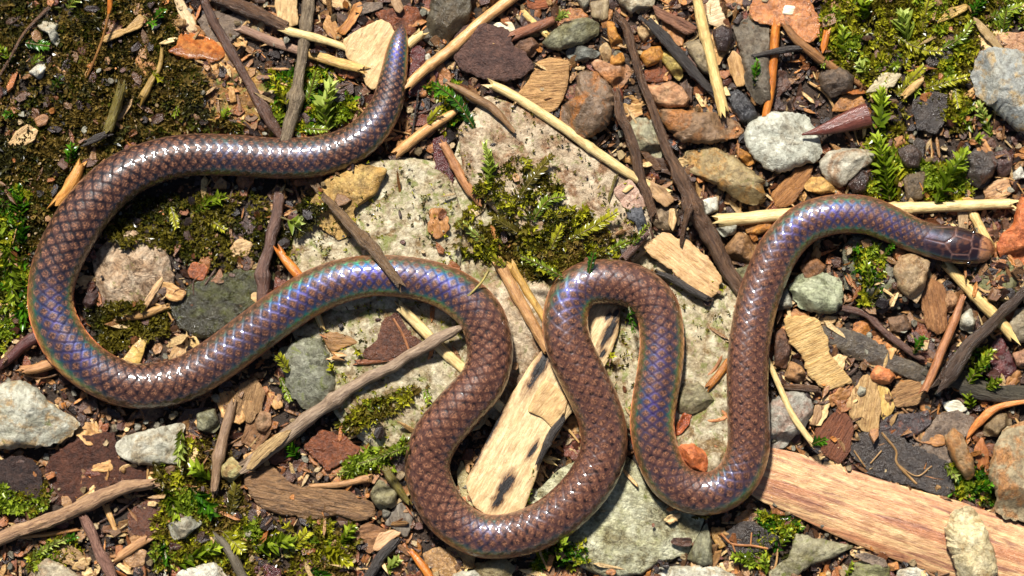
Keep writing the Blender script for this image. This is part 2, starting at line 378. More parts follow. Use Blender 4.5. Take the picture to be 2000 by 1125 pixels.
def tube(name, path, rads, mat, seed, sides=12, flat=1.0, knots=(), rough=.1, z=None, parent=None, end='cut', lift=0.0, q=.7, zrel=None, hollow=False, stiff=True, step=6.0, ridge=.0):
    """a twig, straw, stalk or root along a path (px), resting on what lies below; gc.x runs along it"""
    rads = [rads] * len(path) if np.isscalar(rads) else rads
    Q, r = smooth_path(path, step, rads); n = len(Q)
    d = np.linalg.norm(np.diff(Q, axis=0), axis=1); s = np.concatenate([[0], np.cumsum(d)])
    if z is None:
        hh = hat(Q[:, 0], Q[:, 1])
        if stiff:
            cf = np.polyfit(s, hh, 1) if n > 2 else (0, hh.mean()); cf = (max(-.14, min(.14, cf[0])), cf[1])
            l0 = cf[0] * s; zc = l0 + np.quantile(hh - l0, q)
        else:
            kk = max(3, int(90 / step)) | 1; pad = np.pad(hh, kk // 2, 'edge'); zc = np.array([np.quantile(pad[i:i + kk], q) for i in range(n)])
            zc = np.convolve(np.pad(zc, kk // 2, 'edge'), np.ones(kk) / kk, 'valid')
        zc = zc + r * flat * .95 + lift
        if zrel is not None: zc = zc + np.interp(s / s[-1], np.linspace(0, 1, len(zrel)), zrel)
    else: zc = np.interp(s / s[-1], np.linspace(0, 1, len(z)), z)
    if name in ('twig', 'branch', 'stalk', 'stick', 'root', 'bark_stick'):
        kr_ = random.Random(seed * 3 + 1); kn = max(1, int(s[-1] / 70)); am = 1.0 if name in ('twig', 'branch', 'stalk') else .6
        for _ in range(kn): r = r * (1 + am * kr_.uniform(.04, .24) * np.exp(-((s - kr_.uniform(.05, .95) * s[-1]) / kr_.uniform(6, 16)) ** 2))
        wv = am * fbm(np.stack([s / 55, s * 0 + seed, s * 0], -1), 3); T0 = np.gradient(Q, axis=0); T0 /= np.linalg.norm(T0, axis=1)[:, None] + 1e-9; Q = Q + np.stack([-T0[:, 1], T0[:, 0]], -1) * (wv * np.minimum(r, 12) * .55)[:, None]
    if name in ('straw', 'split_reed', 'reed'):
        kr_ = random.Random(seed * 5 + 2); r = r * (1 + .07 * fbm(np.stack([s / 60 + seed, s * 0, s * 0], -1), 2))
        for _ in range(1 + int(s[-1] / 220)):
            p0_ = kr_.uniform(.15, .85) * s[-1]; r = r * (1 + kr_.uniform(.08, .2) * np.exp(-((s - p0_) / 5) ** 2))
        wv = fbm(np.stack([s / 130, s * 0 + seed, s * 0], -1), 2); T0 = np.gradient(Q, axis=0); T0 /= np.linalg.norm(T0, axis=1)[:, None] + 1e-9; Q = Q + np.stack([-T0[:, 1], T0[:, 0]], -1) * (wv * 5)[:, None]
    for kp, kr, kl in knots: r = r + kr * np.exp(-((s / s[-1] - kp) * s[-1] / kl) ** 2)
    # jagged ends: pull the first and last rings in
    T = np.gradient(Q, axis=0); T /= np.linalg.norm(T, axis=1)[:, None] + 1e-9; Nn = np.stack([-T[:, 1], T[:, 0]], -1)
    th = np.arange(sides) / sides * 2 * math.pi
    o0 = Q[0]; V = []; G = []
    rr = fbm(np.stack([np.repeat(s[:, None], sides, 1) / 22 + seed * 7, np.cos(th)[None] * 1.2 + 0 * s[:, None], np.sin(th)[None] * 1.2 + 0 * s[:, None]], -1), 3)
    rl = fbm(np.stack([np.repeat(s[:, None], sides, 1) / 120 + seed * 3, np.cos(th)[None] * 2.6 + 0 * s[:, None], np.sin(th)[None] * 2.6 + 0 * s[:, None]], -1), 2)
    rad = r[:, None] * (1 + rough * 2 * rr + ridge * rl)
    k = 1 - zc / DCAM
    off = rad * np.sin(th)[None]; up = rad * flat * np.cos(th)[None]
    jag = np.zeros((n, sides)); er = random.Random(seed)
    if end == 'cut':
        jj = np.array([er.uniform(-1.6, .6) + (1.4 if er.random() < .2 else 0) for _ in range(sides)]); jag[0] = -jj * r[0]; jj = np.array([er.uniform(-1.6, .6) + (1.4 if er.random() < .2 else 0) for _ in range(sides)]); jag[-1] = jj * r[-1]
    px = Q[:, 0:1] + Nn[:, 0:1] * off + T[:, 0:1] * jag; py = Q[:, 1:2] + Nn[:, 1:2] * off + T[:, 1:2] * jag
    X = (px - CX) * k[:, None] * S; Y = (CY - py) * k[:, None] * S; Z = (zc[:, None] + up) * S
    L0 = np.array(W(Q[0, 0], Q[0, 1], zc[0]))
    V = np.stack([X, Y, Z], -1).reshape(-1, 3) - L0
    G = np.stack([np.repeat(s[:, None], sides, 1), rad * np.cos(th)[None] * 1.3, rad * np.sin(th)[None] * 1.3], -1).reshape(-1, 3) * S * 1000
    i = np.arange(n - 1)[:, None] * sides; j = np.arange(sides)[None]; j2 = (j + 1) % sides
    quads = np.stack([i + j, i + j2, i + sides + j2, i + sides + j], -1).reshape(-1, 4)
    c0 = len(V); e0 = np.array(W(Q[0, 0] + T[0, 0] * r[0] * (1.2 if hollow else .25), Q[0, 1] + T[0, 1] * r[0] * (1.2 if hollow else .25), zc[0])) - L0
    e1 = np.array(W(Q[-1, 0] - T[-1, 0] * r[-1] * (2.2 if hollow else .25), Q[-1, 1] - T[-1, 1] * r[-1] * (2.2 if hollow else .25), zc[-1])) - L0
    V = np.vstack([V, e0, e1]); G = np.vstack([G, [[0, 0, 0]], [[s[-1] * S * 1000, 0, 0]]])
    jj = np.arange(sides); jj2 = (jj + 1) % sides; b = (n - 1) * sides
    tris = np.concatenate([np.stack([np.full(sides, c0), jj2, jj], -1), np.stack([np.full(sides, c0 + 1), b + jj, b + jj2], -1)])
    me = mesh_np(name, V, quads, tris, gc=G, sharp=50)
    loc = L0
    if parent is not None: loc = L0 - np.array(parent.location)
    o = link(name, me, mat, parent, tuple(loc))
    if parent is None or True:
        for t in range(0, n):
            x0, y0, rr_ = Q[t, 0], Q[t, 1], float(r[t]); sl, m = foot([(x0 - rr_, y0 - rr_), (x0 + rr_, y0 - rr_), (x0 + rr_, y0 + rr_), (x0 - rr_, y0 + rr_)])
            a = H[sl]; a[m] = np.maximum(a[m], zc[t] + rr_ * flat * .7)
    o['_z'] = [float(zc[0]), float(zc[n // 2]), float(zc[-1])]
    return o
# ------- moss
def leaf_mesh(name, wd, fold, curve):
    xs = np.array([0, .18, .42, .7, 1.0]); ws = np.array([.35, .85, 1.0, .62, .02]) * wd * .5
    v = []
    for x, q in zip(xs, ws):
        zc = curve * x * x
        v += [(x, -q, zc + fold * q), (x, 0, zc), (x, q, zc + fold * q)]
    f = []
    for i in range(4):
        for j in range(2): a = i * 3 + j; f.append((a, a + 3, a + 4, a + 1))
    return mesh_np(name, v, f)
LEAFM = [leaf_mesh('moss_leaf', .42, .55, -.18), leaf_mesh('moss_leaf', .36, .7, .22), leaf_mesh('moss_leaf', .5, .4, -.3)]
for me_ in LEAFM: me_.materials.append(MOSS_OBJ)
STEMM = wood((92, 84, 34), (120, 104, 50), (50, 36, 20), rough=.4)
def lerpc(a, b, t): return tuple(x + (y - x) * t for x, y in zip(a, b))
from mathutils import Matrix
MOSSC = {'bright': ((80, 100, 16), (184, 200, 70)), 'pale': ((110, 126, 40), (214, 224, 140)), 'yellow': ((118, 116, 18), (214, 208, 62)),
         'olive': ((66, 58, 16), (146, 132, 52)), 'green': ((30, 66, 10), (104, 160, 34)), 'dark': ((28, 38, 10), (72, 98, 24))}
def shoot(path, L, n, style, tone, label, group=None, rise=18, name='moss_shoot', wide=1.0):
    """one moss plant: stem + leaves, each leaf an object; 'spiral' all round the stem, 'feather' in two combed rows, 'tuft' opening from the tip"""
    if style == 'feather': L *= .68; n = int(n * 1.9)
    elif style == 'spiral': L *= .82; n = int(n * 1.45); wide = 1.15
    z0 = float(hat(*path[0])); Q, _ = smooth_path(path, 3.0); m = len(Q)
    s = np.linspace(0, 1, m); zz = np.maximum(z0 + 3 + rise * s ** 1.2, np.array([hat(*q) for q in Q]) * .8 + 2)
    root = link(name, None, loc=W(path[0][0], path[0][1], z0)); tag(root, label, 'moss', group)
    rs = np.random.default_rng(int(path[0][0] * 31 + path[0][1] * 7 + L)); pr = root.location
    tube('stem', [tuple(q) for q in path], max(1.6, L * .075), STEMM, int(L) + n, sides=6, z=[zz[0], zz[m // 3], zz[2 * m // 3], zz[-1]], parent=root, end='round')
    c0, c1 = MOSSC[tone]
    for i in range(n):
        t = (i + .5) / n if style != 'tuft' else .55 + .45 * (i + .5) / n
        f = t * (m - 1); a = int(f); p = Q[a]; z = zz[a]
        tg = Q[min(a + 2, m - 1)] - Q[max(a - 2, 0)]; dz = zz[min(a + 2, m - 1)] - zz[max(a - 2, 0)]
        tv = Vector((tg[0], -tg[1], dz)).normalized(); side = Vector((tv.y, -tv.x, 0)); side = side.normalized() if side.length > 1e-6 else Vector((1, 0, 0)); up = side.cross(tv).normalized()
        if up.z < 0: up = -up; side = -side
        if style == 'feather': ang = (0 if i % 2 else math.pi) + rs.normal(0, .35); spread = rs.uniform(.75, 1.05)
        else: ang = i * 2.4 + rs.normal(0, .3); spread = rs.uniform(.55, .95) * (1 - .55 * max(0, t - .75) / .25)
        out = side * math.cos(ang) + up * math.sin(ang)
        if out.z < -.35: out.z = -.35 + .2 * rs.random()
        dr = (tv * math.cos(spread) + out * math.sin(spread)).normalized()
        nrm = (up + Vector(rs.normal(0, .25, 3))).normalized() if style == 'feather' else (tv * .55 + up * .5 - out * .35).normalized()
        yv = nrm.cross(dr); yv = yv.normalized() if yv.length > 1e-6 else side; zv = dr.cross(yv)
        ln = L * (.75 + .5 * rs.random()) * (.72 + .5 * math.sin(math.pi * min(1, t * .9 + .1)))
        M = Matrix((dr, yv, zv)).transposed().to_4x4() @ Matrix.Diagonal((ln * S, ln * S * wide, ln * S, 1))
        M.translation = Vector(W(p[0], p[1], z)) - pr
        o = link('leaf', LEAFM[int(rs.integers(3))], None, root); o.matrix_local = M
        tt = min(1, max(0, t * .9 + rs.normal(0, .16))); o.color = C(*lerpc(c0, c1, tt))
    return root
def moss_mass(name, label, polys, dens, L, tones, seed, avoid=None, rise=8, nl=9):
    """ground moss: many thousand tiny leaflets in small rosettes, one mass"""
    rs = np.random.default_rng(seed); PX, PY = [], []
    for poly in polys:
        p = np.asarray(poly, float); x0, y0 = p.min(0); x1, y1 = p.max(0); k = int((x1 - x0) * (y1 - y0) * dens)
        x = rs.uniform(x0, x1, k); y = rs.uniform(y0, y1, k)
        e = 26 * fbm(np.stack([x / 34, y / 34, x * 0 + seed], -1), 3); m = inside(poly, x + e, y + e[::-1] * 0 + 20 * fbm(np.stack([x / 30 + 50, y / 30, x * 0 + seed], -1), 3))
        dn = fbm(np.stack([x / 60 + 9, y / 60, x * 0 + seed], -1), 3); m &= rs.random(k) < np.clip(.75 + dn * 1.4, .12, 1)
        PX.append(x[m]); PY.append(y[m])
    px = np.concatenate(PX); py = np.concatenate(PY); n = len(px)
    cl = fbm(np.stack([px / 45, py / 45, px * 0 + seed + 4], -1), 3)
    hz = hat(px, py) + 1 + rise * np.clip(.5 + cl, 0, 1.2) * rs.uniform(.4, 1.1, n)
    tl = rs.uniform(0, 6.283, n); tilt = rs.uniform(0, .9, n); ax = np.stack([np.cos(tl) * np.sin(tilt), np.sin(tl) * np.sin(tilt), np.cos(tilt)], -1)
    N = n * nl; sx = np.repeat(px, nl); sy = np.repeat(py, nl); sz = np.repeat(hz, nl); A = np.repeat(ax, nl, 0)
    an = rs.uniform(0, 6.283, N); sp = rs.uniform(.5, 1.35, N); ref = np.stack([-A[:, 1], A[:, 0], A[:, 2] * 0 + .01], -1); ref /= np.linalg.norm(ref, axis=1)[:, None]; ref2 = np.cross(A, ref)
    out = ref * np.cos(an)[:, None] + ref2 * np.sin(an)[:, None]; d = A * np.cos(sp)[:, None] + out * np.sin(sp)[:, None]
    wv = np.cross(A, out); ln = L * rs.uniform(.6, 1.35, N) * np.repeat(rs.uniform(.7, 1.3, n), nl); wd = ln * rs.uniform(.16, .27, N); st = rs.uniform(-3, 4, N)
    k = 1 - sz / DCAM; o = np.stack([(sx - CX) * k, (CY - sy) * k, sz], -1) + A * st[:, None]
    up = np.cross(d, wv)
    v0 = o; v1 = o + d * (ln * .45)[:, None] + wv * wd[:, None] + up * (wd * .5)[:, None]; v2 = o + d * ln[:, None]; v3 = o + d * (ln * .45)[:, None] - wv * wd[:, None] + up * (wd * .5)[:, None]; 
    V = np.stack([v0, v1, v2, v3], 1).reshape(-1, 3) * S; b = np.arange(N)[:, None] * 4
    T = np.concatenate([b + np.array([[0, 1, 2]]), b + np.array([[0, 2, 3]])])
    ti = np.clip((cl * 1.1 + .5) * len(tones) + rs.normal(0, .6, n), 0, len(tones) - .01).astype(int)
    tc = np.array([[C(*MOSSC2[t][0])[:3], C(*MOSSC2[t][1])[:3]] for t in tones])
    u = np.clip(rs.beta(1.3, 2.0, N) + np.repeat(rs.normal(0, .12, n), nl), 0, 1)[:, None]
    col = tc[np.repeat(ti, nl), 0] * (1 - u) + tc[np.repeat(ti, nl), 1] * u
    col = np.repeat(np.concatenate([col, np.ones((N, 1))], 1), 4, 0)
    me = mesh_np(name, V, None, T, col=col, smooth=False); ob = link(name, me, MOSS_MASS); tag(ob, label, 'moss', kind='stuff')
    for poly in polys:
        sl, m = foot(poly); a = H[sl]; a[m] += rise * .55
    return ob
MOSSC2 = dict(MOSSC); MOSSC2['black'] = ((34, 31, 15), (96, 90, 48)); MOSSC2['brown'] = ((72, 56, 24), (164, 136, 76)); MOSSC2['deep'] = ((34, 38, 10), (92, 92, 30))

# ================================================================== THE SETTING
def build_ground():
    xs = np.concatenate([[-30000, -9000, -3000, -1200, -600], np.linspace(GX0, GX0 + 2600, 326), [2900, 3400, 5000, 11000, 32000]])
    ys = np.concatenate([[-30000, -9000, -3000, -1200, -600], np.linspace(GY0, GY0 + 1625, 204), [1800, 2300, 4000, 10000, 31000]])
    X, Y = np.meshgrid(xs, ys); Z = hat(X, Y); fade = np.clip(1 - (np.maximum(np.abs(X - CX) - 1300, 0) + np.maximum(np.abs(Y - CY) - 820, 0)) / 600, 0, 1)
    Z = Z * fade + 2.2 * fbm(np.stack([X / 17, Y / 17, X * 0], -1), 3) * fade - 1.5
    v = np.stack([(X - CX), (CY - Y), Z], -1).reshape(-1, 3) * S
    n, m = X.shape; i = np.arange(n - 1)[:, None] * m; j = np.arange(m - 1)[None]
    q = np.stack([i + j, i + m + j, i + m + j + 1, i + j + 1], -1).reshape(-1, 4)
    o = link('ground', mesh_np('ground', v, q), soil_mat()); tag(o, 'dark brown damp forest soil under the litter', None, kind='structure')
build_ground()
SEED = [10]
def nx(): SEED[0] += 1; return SEED[0]
def ST(label, poly, mat, h=28, name='stone', cat='stone', group=None, **k):
    return tag(solid(name, poly, mat, 'stone', h, nx(), **k), label, cat, group)
def CH(name, label, cat, poly, mat, h=5, group=None, **k):
    k.setdefault('rough', .12); k.setdefault('rnd', .3)
    return tag(solid(name, poly, mat, 'chip', h, nx(), **k), label, cat, group)
def TW(name, label, cat, path, r, mat, group=None, **k):
    return tag(tube(name, path, r, mat, nx(), **k), label, cat, group)

# ---- rock that shows through in the middle
PALE = stone((166, 146, 114), (212, 200, 176), (132, 102, 58), camt=.6, spk=.75, moss=.48, bump=.5)
PALE2 = stone((168, 140, 112), (216, 196, 172), (140, 100, 66), camt=.5, spk=.7, moss=.34, bump=.6)
RUST = stone((150, 96, 40), (176, 130, 66), (84, 60, 24), camt=.5, spk=.7, moss=.5)
k = dict(pw=7, fac=2, lump=.26, q=.45, rough=.06, name='rock', cat='rock')
R1 = [(560,520),(585,430),(640,350),(720,315),(810,310),(880,345),(905,420),(900,520),(880,580),(780,610),(650,610)]
R2 = [(895,250),(950,185),(1040,215),(1120,280),(1240,335),(1275,420),(1270,490),(1190,545),(1090,560),(1000,450),(905,350)]
R3 = [(580,640),(700,575),(860,585),(925,640),(940,760),(850,860),(745,885),(680,830),(620,740)]
R4 = [(930,560),(1040,530),(1120,600),(1110,730),(1010,830),(940,740)]
R5 = [(1165,560),(1240,520),(1330,500),(1440,570),(1470,700),(1450,880),(1380,930),(1290,890),(1190,810),(1150,700)]
R6 = [(330,120),(420,112),(510,140),(560,200),(640,180),(720,195),(740,250),(620,275),(480,270),(360,255),(320,190)]
R7 = [(1020,985),(1090,915),(1190,870),(1240,900),(1275,965),(1320,995),(1380,1003),(1362,1045),(1345,1080),(1290,1098),(1252,1122),(1180,1128),(1110,1095),(1060,1050),(1020,1020)]
R8 = [(180,500),(228,458),(262,448),(330,495),(345,550),(300,600),(222,615),(190,570)]
R9 = [(325,585),(390,545),(470,525),(540,530),(545,590),(490,645),(400,665),(350,640)]
ROCKS = [R1, R2, R3, R4, R5, R7, R8, R9]
R0 = [(560,540),(600,420),(660,340),(780,305),(880,320),(910,240),(950,185),(1040,215),(1130,285),(1250,340),(1290,440),(1430,560),(1475,700),(1465,880),(1390,940),(1290,900),(1200,830),(1130,740),(1010,840),(920,800),(850,870),(745,890),(670,830),(610,740),(570,650)]
ST('broad grey-beige rock slab under the middle snake bends', R0, PALE, 20, **k)
ROCKS.append(R0)
ST('pale cracked rock beneath the forked twig tip, with an ochre-stained upper edge', R1, PALE, 30, **k)
ST('pinkish pale pitted rock behind the feathery moss clump', R2, PALE2, 26, **k)
ST('pale flat rock under the grey dried stalk and brown leaf scrap', R3, PALE, 24, **k)
ST('pale speckled rock under the two crossed tan sticks', R4, PALE2, 22, **k)
ST('pale fissured rock between the tight loop and the straight stretch of snake', R5, PALE, 26, **k)
ST('rust-orange mossy rock under the forked brown twig', R6, RUST, 22, **k)
ST('small ochre rock face showing beneath the tan diagonal twig', [(605,395),(640,345),(700,320),(760,330),(735,380),(690,410),(700,450),(660,470),(620,440)], stone((186,140,70),(206,170,104),(110,84,40),camt=.3,moss=.25), 16, **k)
ST('broken pinkish rock with dark holes inside the big snake loop', [(180,500),(228,458),(262,448),(330,495),(345,550),(300,600),(222,615),(190,570)], stone((200,160,126),(224,200,178),(120,84,50),camt=.4,spk=.8,moss=.3,bump=1.0), 28, **k)
ST('flat black-green wet rock inside the big snake loop', [(325,585),(390,545),(470,525),(540,530),(545,590),(490,645),(400,665),(350,640)], stone((46,44,34),(70,66,50),(90,92,40),camt=.3,spk=.6,rough=.38,moss=.2), 20, **k)
ST('large greenish grey flat stone under the lower snake bends', [(1020,985),(1090,915),(1190,870),(1240,900),(1275,965),(1320,995),(1380,1003),(1362,1045),(1345,1080),(1290,1098),(1252,1122),(1180,1128),(1110,1095),(1060,1050),(1020,1020)], stone((190,184,144),(222,218,192),(120,104,60),camt=.4,spk=.35,moss=.22,band=.4,bump=.8), 34, pw=6, fac=4, lump=.22, q=.4, rough=.07)
ST('grey-green stone tucked under the snake head and straw', [(1880,540),(1905,505),(1960,500),(2010,520),(2012,575),(1960,590),(1910,578)], stone((112,108,74),(142,136,98),(90,88,40),moss=.3), 24)
ST('mossy grey rock below the snake neck', [(1640,490),(1670,455),(1740,465),(1785,500),(1790,560),(1755,605),(1690,600),(1650,560)], stone((112,106,92),(150,144,128),(80,84,40),camt=.3,moss=.3), 26)

# ---- moss that covers the ground, one mass for each patch
MA = [(-60,-60),(330,-60),(345,60),(330,110),(400,135),(395,200),(470,240),(470,268),(350,270),(250,290),(165,370),(80,470),(-60,500)]
moss_mass('moss_cover', 'black-green wet moss carpet above the big snake loop', [MA], .055, 11, ['black','brown','brown','deep','brown','black'], 3, rise=16, nl=9)
MB_ = [[(190,400),(330,375),(520,380),(540,470),(430,530),(300,480),(210,470)], [(160,600),(260,590),(330,610),(330,650),(250,690),(190,680)], [(500,520),(560,440),(600,380),(640,400),(560,500)]]
moss_mass('moss_cover', 'olive wet moss inside the big snake loop', MB_, .05, 9, ['black','deep','olive','olive'], 4, rise=12)
MC_ = [[(890,420),(950,340),(1000,300),(1070,330),(1110,400),(1190,440),(1200,480),(1130,545),(1040,545),(950,515),(890,500)], [(1200,470),(1260,450),(1270,480),(1200,520)]]
moss_mass('moss_cover', 'yellow-green feathery moss clump between the middle snake bends', MC_, .036, 11, ['brown','olive','deep','yellow','olive'], 5, rise=10)
MD_ = [[(1600,-60),(2060,-60),(2060,100),(1920,90),(1890,260),(1800,210),(1690,165),(1610,115)], [(1690,180),(1760,190),(1790,330),(1740,400),(1690,380)], [(1800,320),(1900,290),(1890,400),(1810,400)]]
moss_mass('moss_cover', 'yellow-green moss around the smooth grey stone', MD_, .036, 12, ['olive','yellow','olive','yellow','bright'], 6, rise=16)
ME_ = [[(300,880),(430,850),(470,930),(480,1020),(690,1020),(700,1060),(680,1150),(400,1150),(300,1100),(310,990)], [(40,1120),(60,1080),(140,1045),(160,1070),(100,1110)], [(660,925),(700,885),(800,850),(805,890),(760,915),(690,932)], [(650,845),(700,800),(830,735),(840,765),(740,830),(670,850)], [(-20,960),(100,940),(110,1000),(-20,1010)]]
moss_mass('moss_cover', 'bright and olive moss by the fallen twigs below the big loop', ME_, .036, 11, ['brown','olive','yellow','olive','bright'], 8, rise=14)
MF_ = [[(1490,980),(1570,1030),(1560,1060),(1500,1110),(1430,1100),(1480,1050)], [(-60,340),(60,370),(60,640),(-60,720)], [(1850,900),(1940,930),(1930,985),(1880,960)], [(1660,480),(1730,480),(1720,600),(1680,590)], [(1860,680),(1950,680),(1950,760),(1880,760)], [(1070,1060),(1150,1070),(1140,1110),(1040,1115)], [(525,140),(620,130),(700,180),(700,230),(560,260),(525,200)], [(830,160),(900,170),(930,250),(880,260)]]
moss_mass('moss_cover', 'small green moss patches scattered among the stones and chips', MF_, .034, 11, ['deep','green','yellow','bright'], 9, rise=12)
moss_mass('moss_film', 'thin olive moss film dotted over the pale rocks', [R1, R2, R3, R5], .005, 6, ['olive','deep','yellow'], 12, rise=3, nl=6)

# ---- crumbs nobody could count
MOSSZ = [MA] + MB_ + MC_ + MD_ + ME_ + MF_
def dens_at(x, y):
    d = np.ones(len(x))
    for z in MOSSZ: d[inside(z, x, y)] = .22
    for z in ROCKS: d[inside(z, x, y)] = .035
    return d
def litter(name, label, cat, n, smin, smax, asp, cols, th, seed, K=6):
    rs = np.random.default_rng(seed); x = rs.uniform(-200, 2200, n * 2); y = rs.uniform(-160, 1285, n * 2)
    kp = rs.random(n * 2) < dens_at(x, y); x = x[kp][:n]; y = y[kp][:n]; n = len(x)
    sz = smin + (smax - smin) * rs.random(n) ** 2.2; a = rs.uniform(asp[0], asp[1], n); ro = rs.uniform(0, 6.283, n); tx = rs.normal(0, .28, n); ty = rs.normal(0, .28, n)
    th_ = np.arange(K) / K * 6.283; rad = rs.uniform(.6, 1.15, (n, K)); ux = np.cos(th_) * rad * sz[:, None] * .5; uy = np.sin(th_) * rad * (sz / a)[:, None] * .5
    X = ux * np.cos(ro)[:, None] - uy * np.sin(ro)[:, None]; Y = ux * np.sin(ro)[:, None] + uy * np.cos(ro)[:, None]
    t = (th * sz / a * rs.uniform(.5, 1.2, n))[:, None]; zb = (hat(x, y) + rs.uniform(0, 5, n) + sz / a * .05)[:, None]
    Zt = zb + t + X * tx[:, None] + Y * ty[:, None] + rs.normal(0, .06, (n, K)) * (sz / a)[:, None]; Zb = Zt - t * 1.3
    k = 1 - zb / DCAM
    vt = np.stack([(x[:, None] - CX) * k + X * .86, (CY - y[:, None]) * k + Y * .86, Zt], -1); vb = np.stack([(x[:, None] - CX) * k + X, (CY - y[:, None]) * k + Y, Zb], -1)
    V = np.concatenate([vt, vb], 1).reshape(-1, 3) * S; b = np.arange(n)[:, None] * 2 * K
    T = [b + np.array([[0, i, i + 1]]) for i in range(1, K - 1)]; Q = [b + np.array([[i, K + i, K + (i + 1) % K, (i + 1) % K]]) for i in range(K)]
    for q_ in np.argsort(zb[:, 0]):
        if sz[q_] > 12:
            i_ = int((x[q_] - GX0) / CELL); j_ = int((y[q_] - GY0) / CELL)
            if 1 <= i_ < GW - 1 and 1 <= j_ < GH - 1: H[j_ - 1:j_ + 2, i_ - 1:i_ + 2] = np.maximum(H[j_ - 1:j_ + 2, i_ - 1:i_ + 2], zb[q_, 0] + t[q_, 0] * .6)
    cc = np.array([C(*c)[:3] for c in cols]); ci = rs.integers(0, len(cols), n); col = cc[ci] * rs.uniform(.6, 1.3, (n, 1)); col = np.repeat(np.concatenate([col, np.ones((n, 1))], 1), 2 * K, 0)
    me = mesh_np(name, V, np.concatenate(Q), np.concatenate(T), col=col, smooth=False); tag(link(name, me, LITTER), label, cat, kind='stuff')
litter('bark_crumbs', 'fine dark brown bark crumbs filling the gaps of the litter', 'litter', 15000, 7, 40, (1.1, 2.4), [(62,40,30),(86,56,40),(46,32,26),(108,72,48),(82,46,34),(54,40,38),(136,98,66),(120,72,44),(40,30,28),(158,116,80),(172,126,82),(150,92,52)], .22, 21)
litter('soil_grains', 'fine brown soil grains and dust strewn through the litter', 'soil', 16000, 3, 8, (1.0, 1.8), [(70,50,36),(96,68,46),(52,38,28),(136,102,70),(170,132,92),(44,34,28),(190,156,116)], .5, 24, K=4)
litter('wood_splinters', 'fine tan wood splinters and fibres filling the gaps of the litter', 'litter', 4600, 14, 75, (3.2, 10), [(196,152,100),(176,128,80),(150,104,66),(122,84,56),(214,178,128),(168,100,50),(224,186,130),(190,124,64)], .4, 22)
litter('stone_grit', 'fine grey and ochre stone grit filling the gaps of the litter', 'litter', 2200, 6, 22, (1.0, 1.5), [(150,144,128),(176,150,112),(120,112,98),(190,120,56),(166,140,104)], .55, 23)

# ---- small countable flakes of four kinds
FL = {'bark_flake': ('small dark brown bark flake lying loose in the litter', 'bark flake', 'loose dark bark flakes', [wood((72,50,38),(98,70,52),(40,28,22),spots=.5), leafm((84,56,46),(104,74,60),(44,30,28)), leafm((66,48,46),(92,70,64),(36,28,26))]),
      'wood_flake': ('small tan wood flake lying loose in the litter', 'wood flake', 'loose tan wood flakes', [wood((196,144,88),(222,174,114),(120,74,42)), wood((158,104,58),(190,134,80),(84,54,32)), wood((214,172,118),(236,204,152),(150,98,58))]),
      'leaf_scrap': ('small reddish-brown leaf scrap lying loose in the litter', 'leaf scrap', 'loose reddish leaf scraps', [leafm((120,66,40),(150,88,54),(66,34,22)), leafm((96,52,40),(124,70,52),(50,28,24)), leafm((150,92,52),(176,120,74),(92,54,30))]),
      'pebble': ('tiny grey or ochre pebble lying loose in the litter', 'pebble', 'loose tiny pebbles', [stone((134,128,112),(168,162,146),(120,90,56)), stone((160,116,66),(186,146,96),(110,72,36)), stone((104,98,90),(138,132,120),(90,80,50))])}
LM = [(110,150,'in the black-green moss carpet'),(330,560,'inside the big snake loop'),(80,800,'by the large pale freckled stone'),(220,1040,'by the long tan-purple branch'),(480,820,'by the upright knotted twig'),(620,960,'by the rotten brown wood piece'),(640,100,'by the vertical grey twig'),(900,120,'by the dark bark plate'),(1130,120,'around the round brown stone'),(1400,120,'by the tall tan straw'),(1620,180,'around the reddish bud sheath'),(1850,150,'by the smooth blue-grey stone'),(1400,420,'by the forked dark branch'),(1880,360,'above the long pale straw'),(1880,560,'below the snake head'),(1620,600,'by the pale green-grey stone'),(1720,740,'around the fluted wood chip'),(1930,760,'by the charcoal-grey rotten stick'),(1560,860,'by the textured grey stone'),(1800,900,'by the veined black leaf'),(1700,1090,'under the bamboo sheath'),(1400,1070,'below the last snake bend'),(1150,1080,'by the large greenish flat stone'),(860,1090,'below the lowest snake bend'),(980,880,'by the burnt bamboo slat'),(1300,700,'between the straight stretches of snake'),(760,680,'under the grey dried stalk'),(1000,380,'in the feathery moss clump'),(700,420,'on the pale cracked rock')]
def landmark(x, y): return min(LM, key=lambda q: (q[0] - x) ** 2 + (q[1] - y) ** 2)[2]
SHADES = {'bark_flake': ('dark brown bark flake', 'purplish bark flake', 'blackish bark flake'), 'wood_flake': ('tan wood flake', 'brown wood flake', 'pale wood flake'), 'leaf_scrap': ('reddish-brown leaf scrap', 'dark red leaf scrap', 'orange-brown leaf scrap'), 'pebble': ('grey pebble', 'ochre pebble', 'dark grey pebble')}
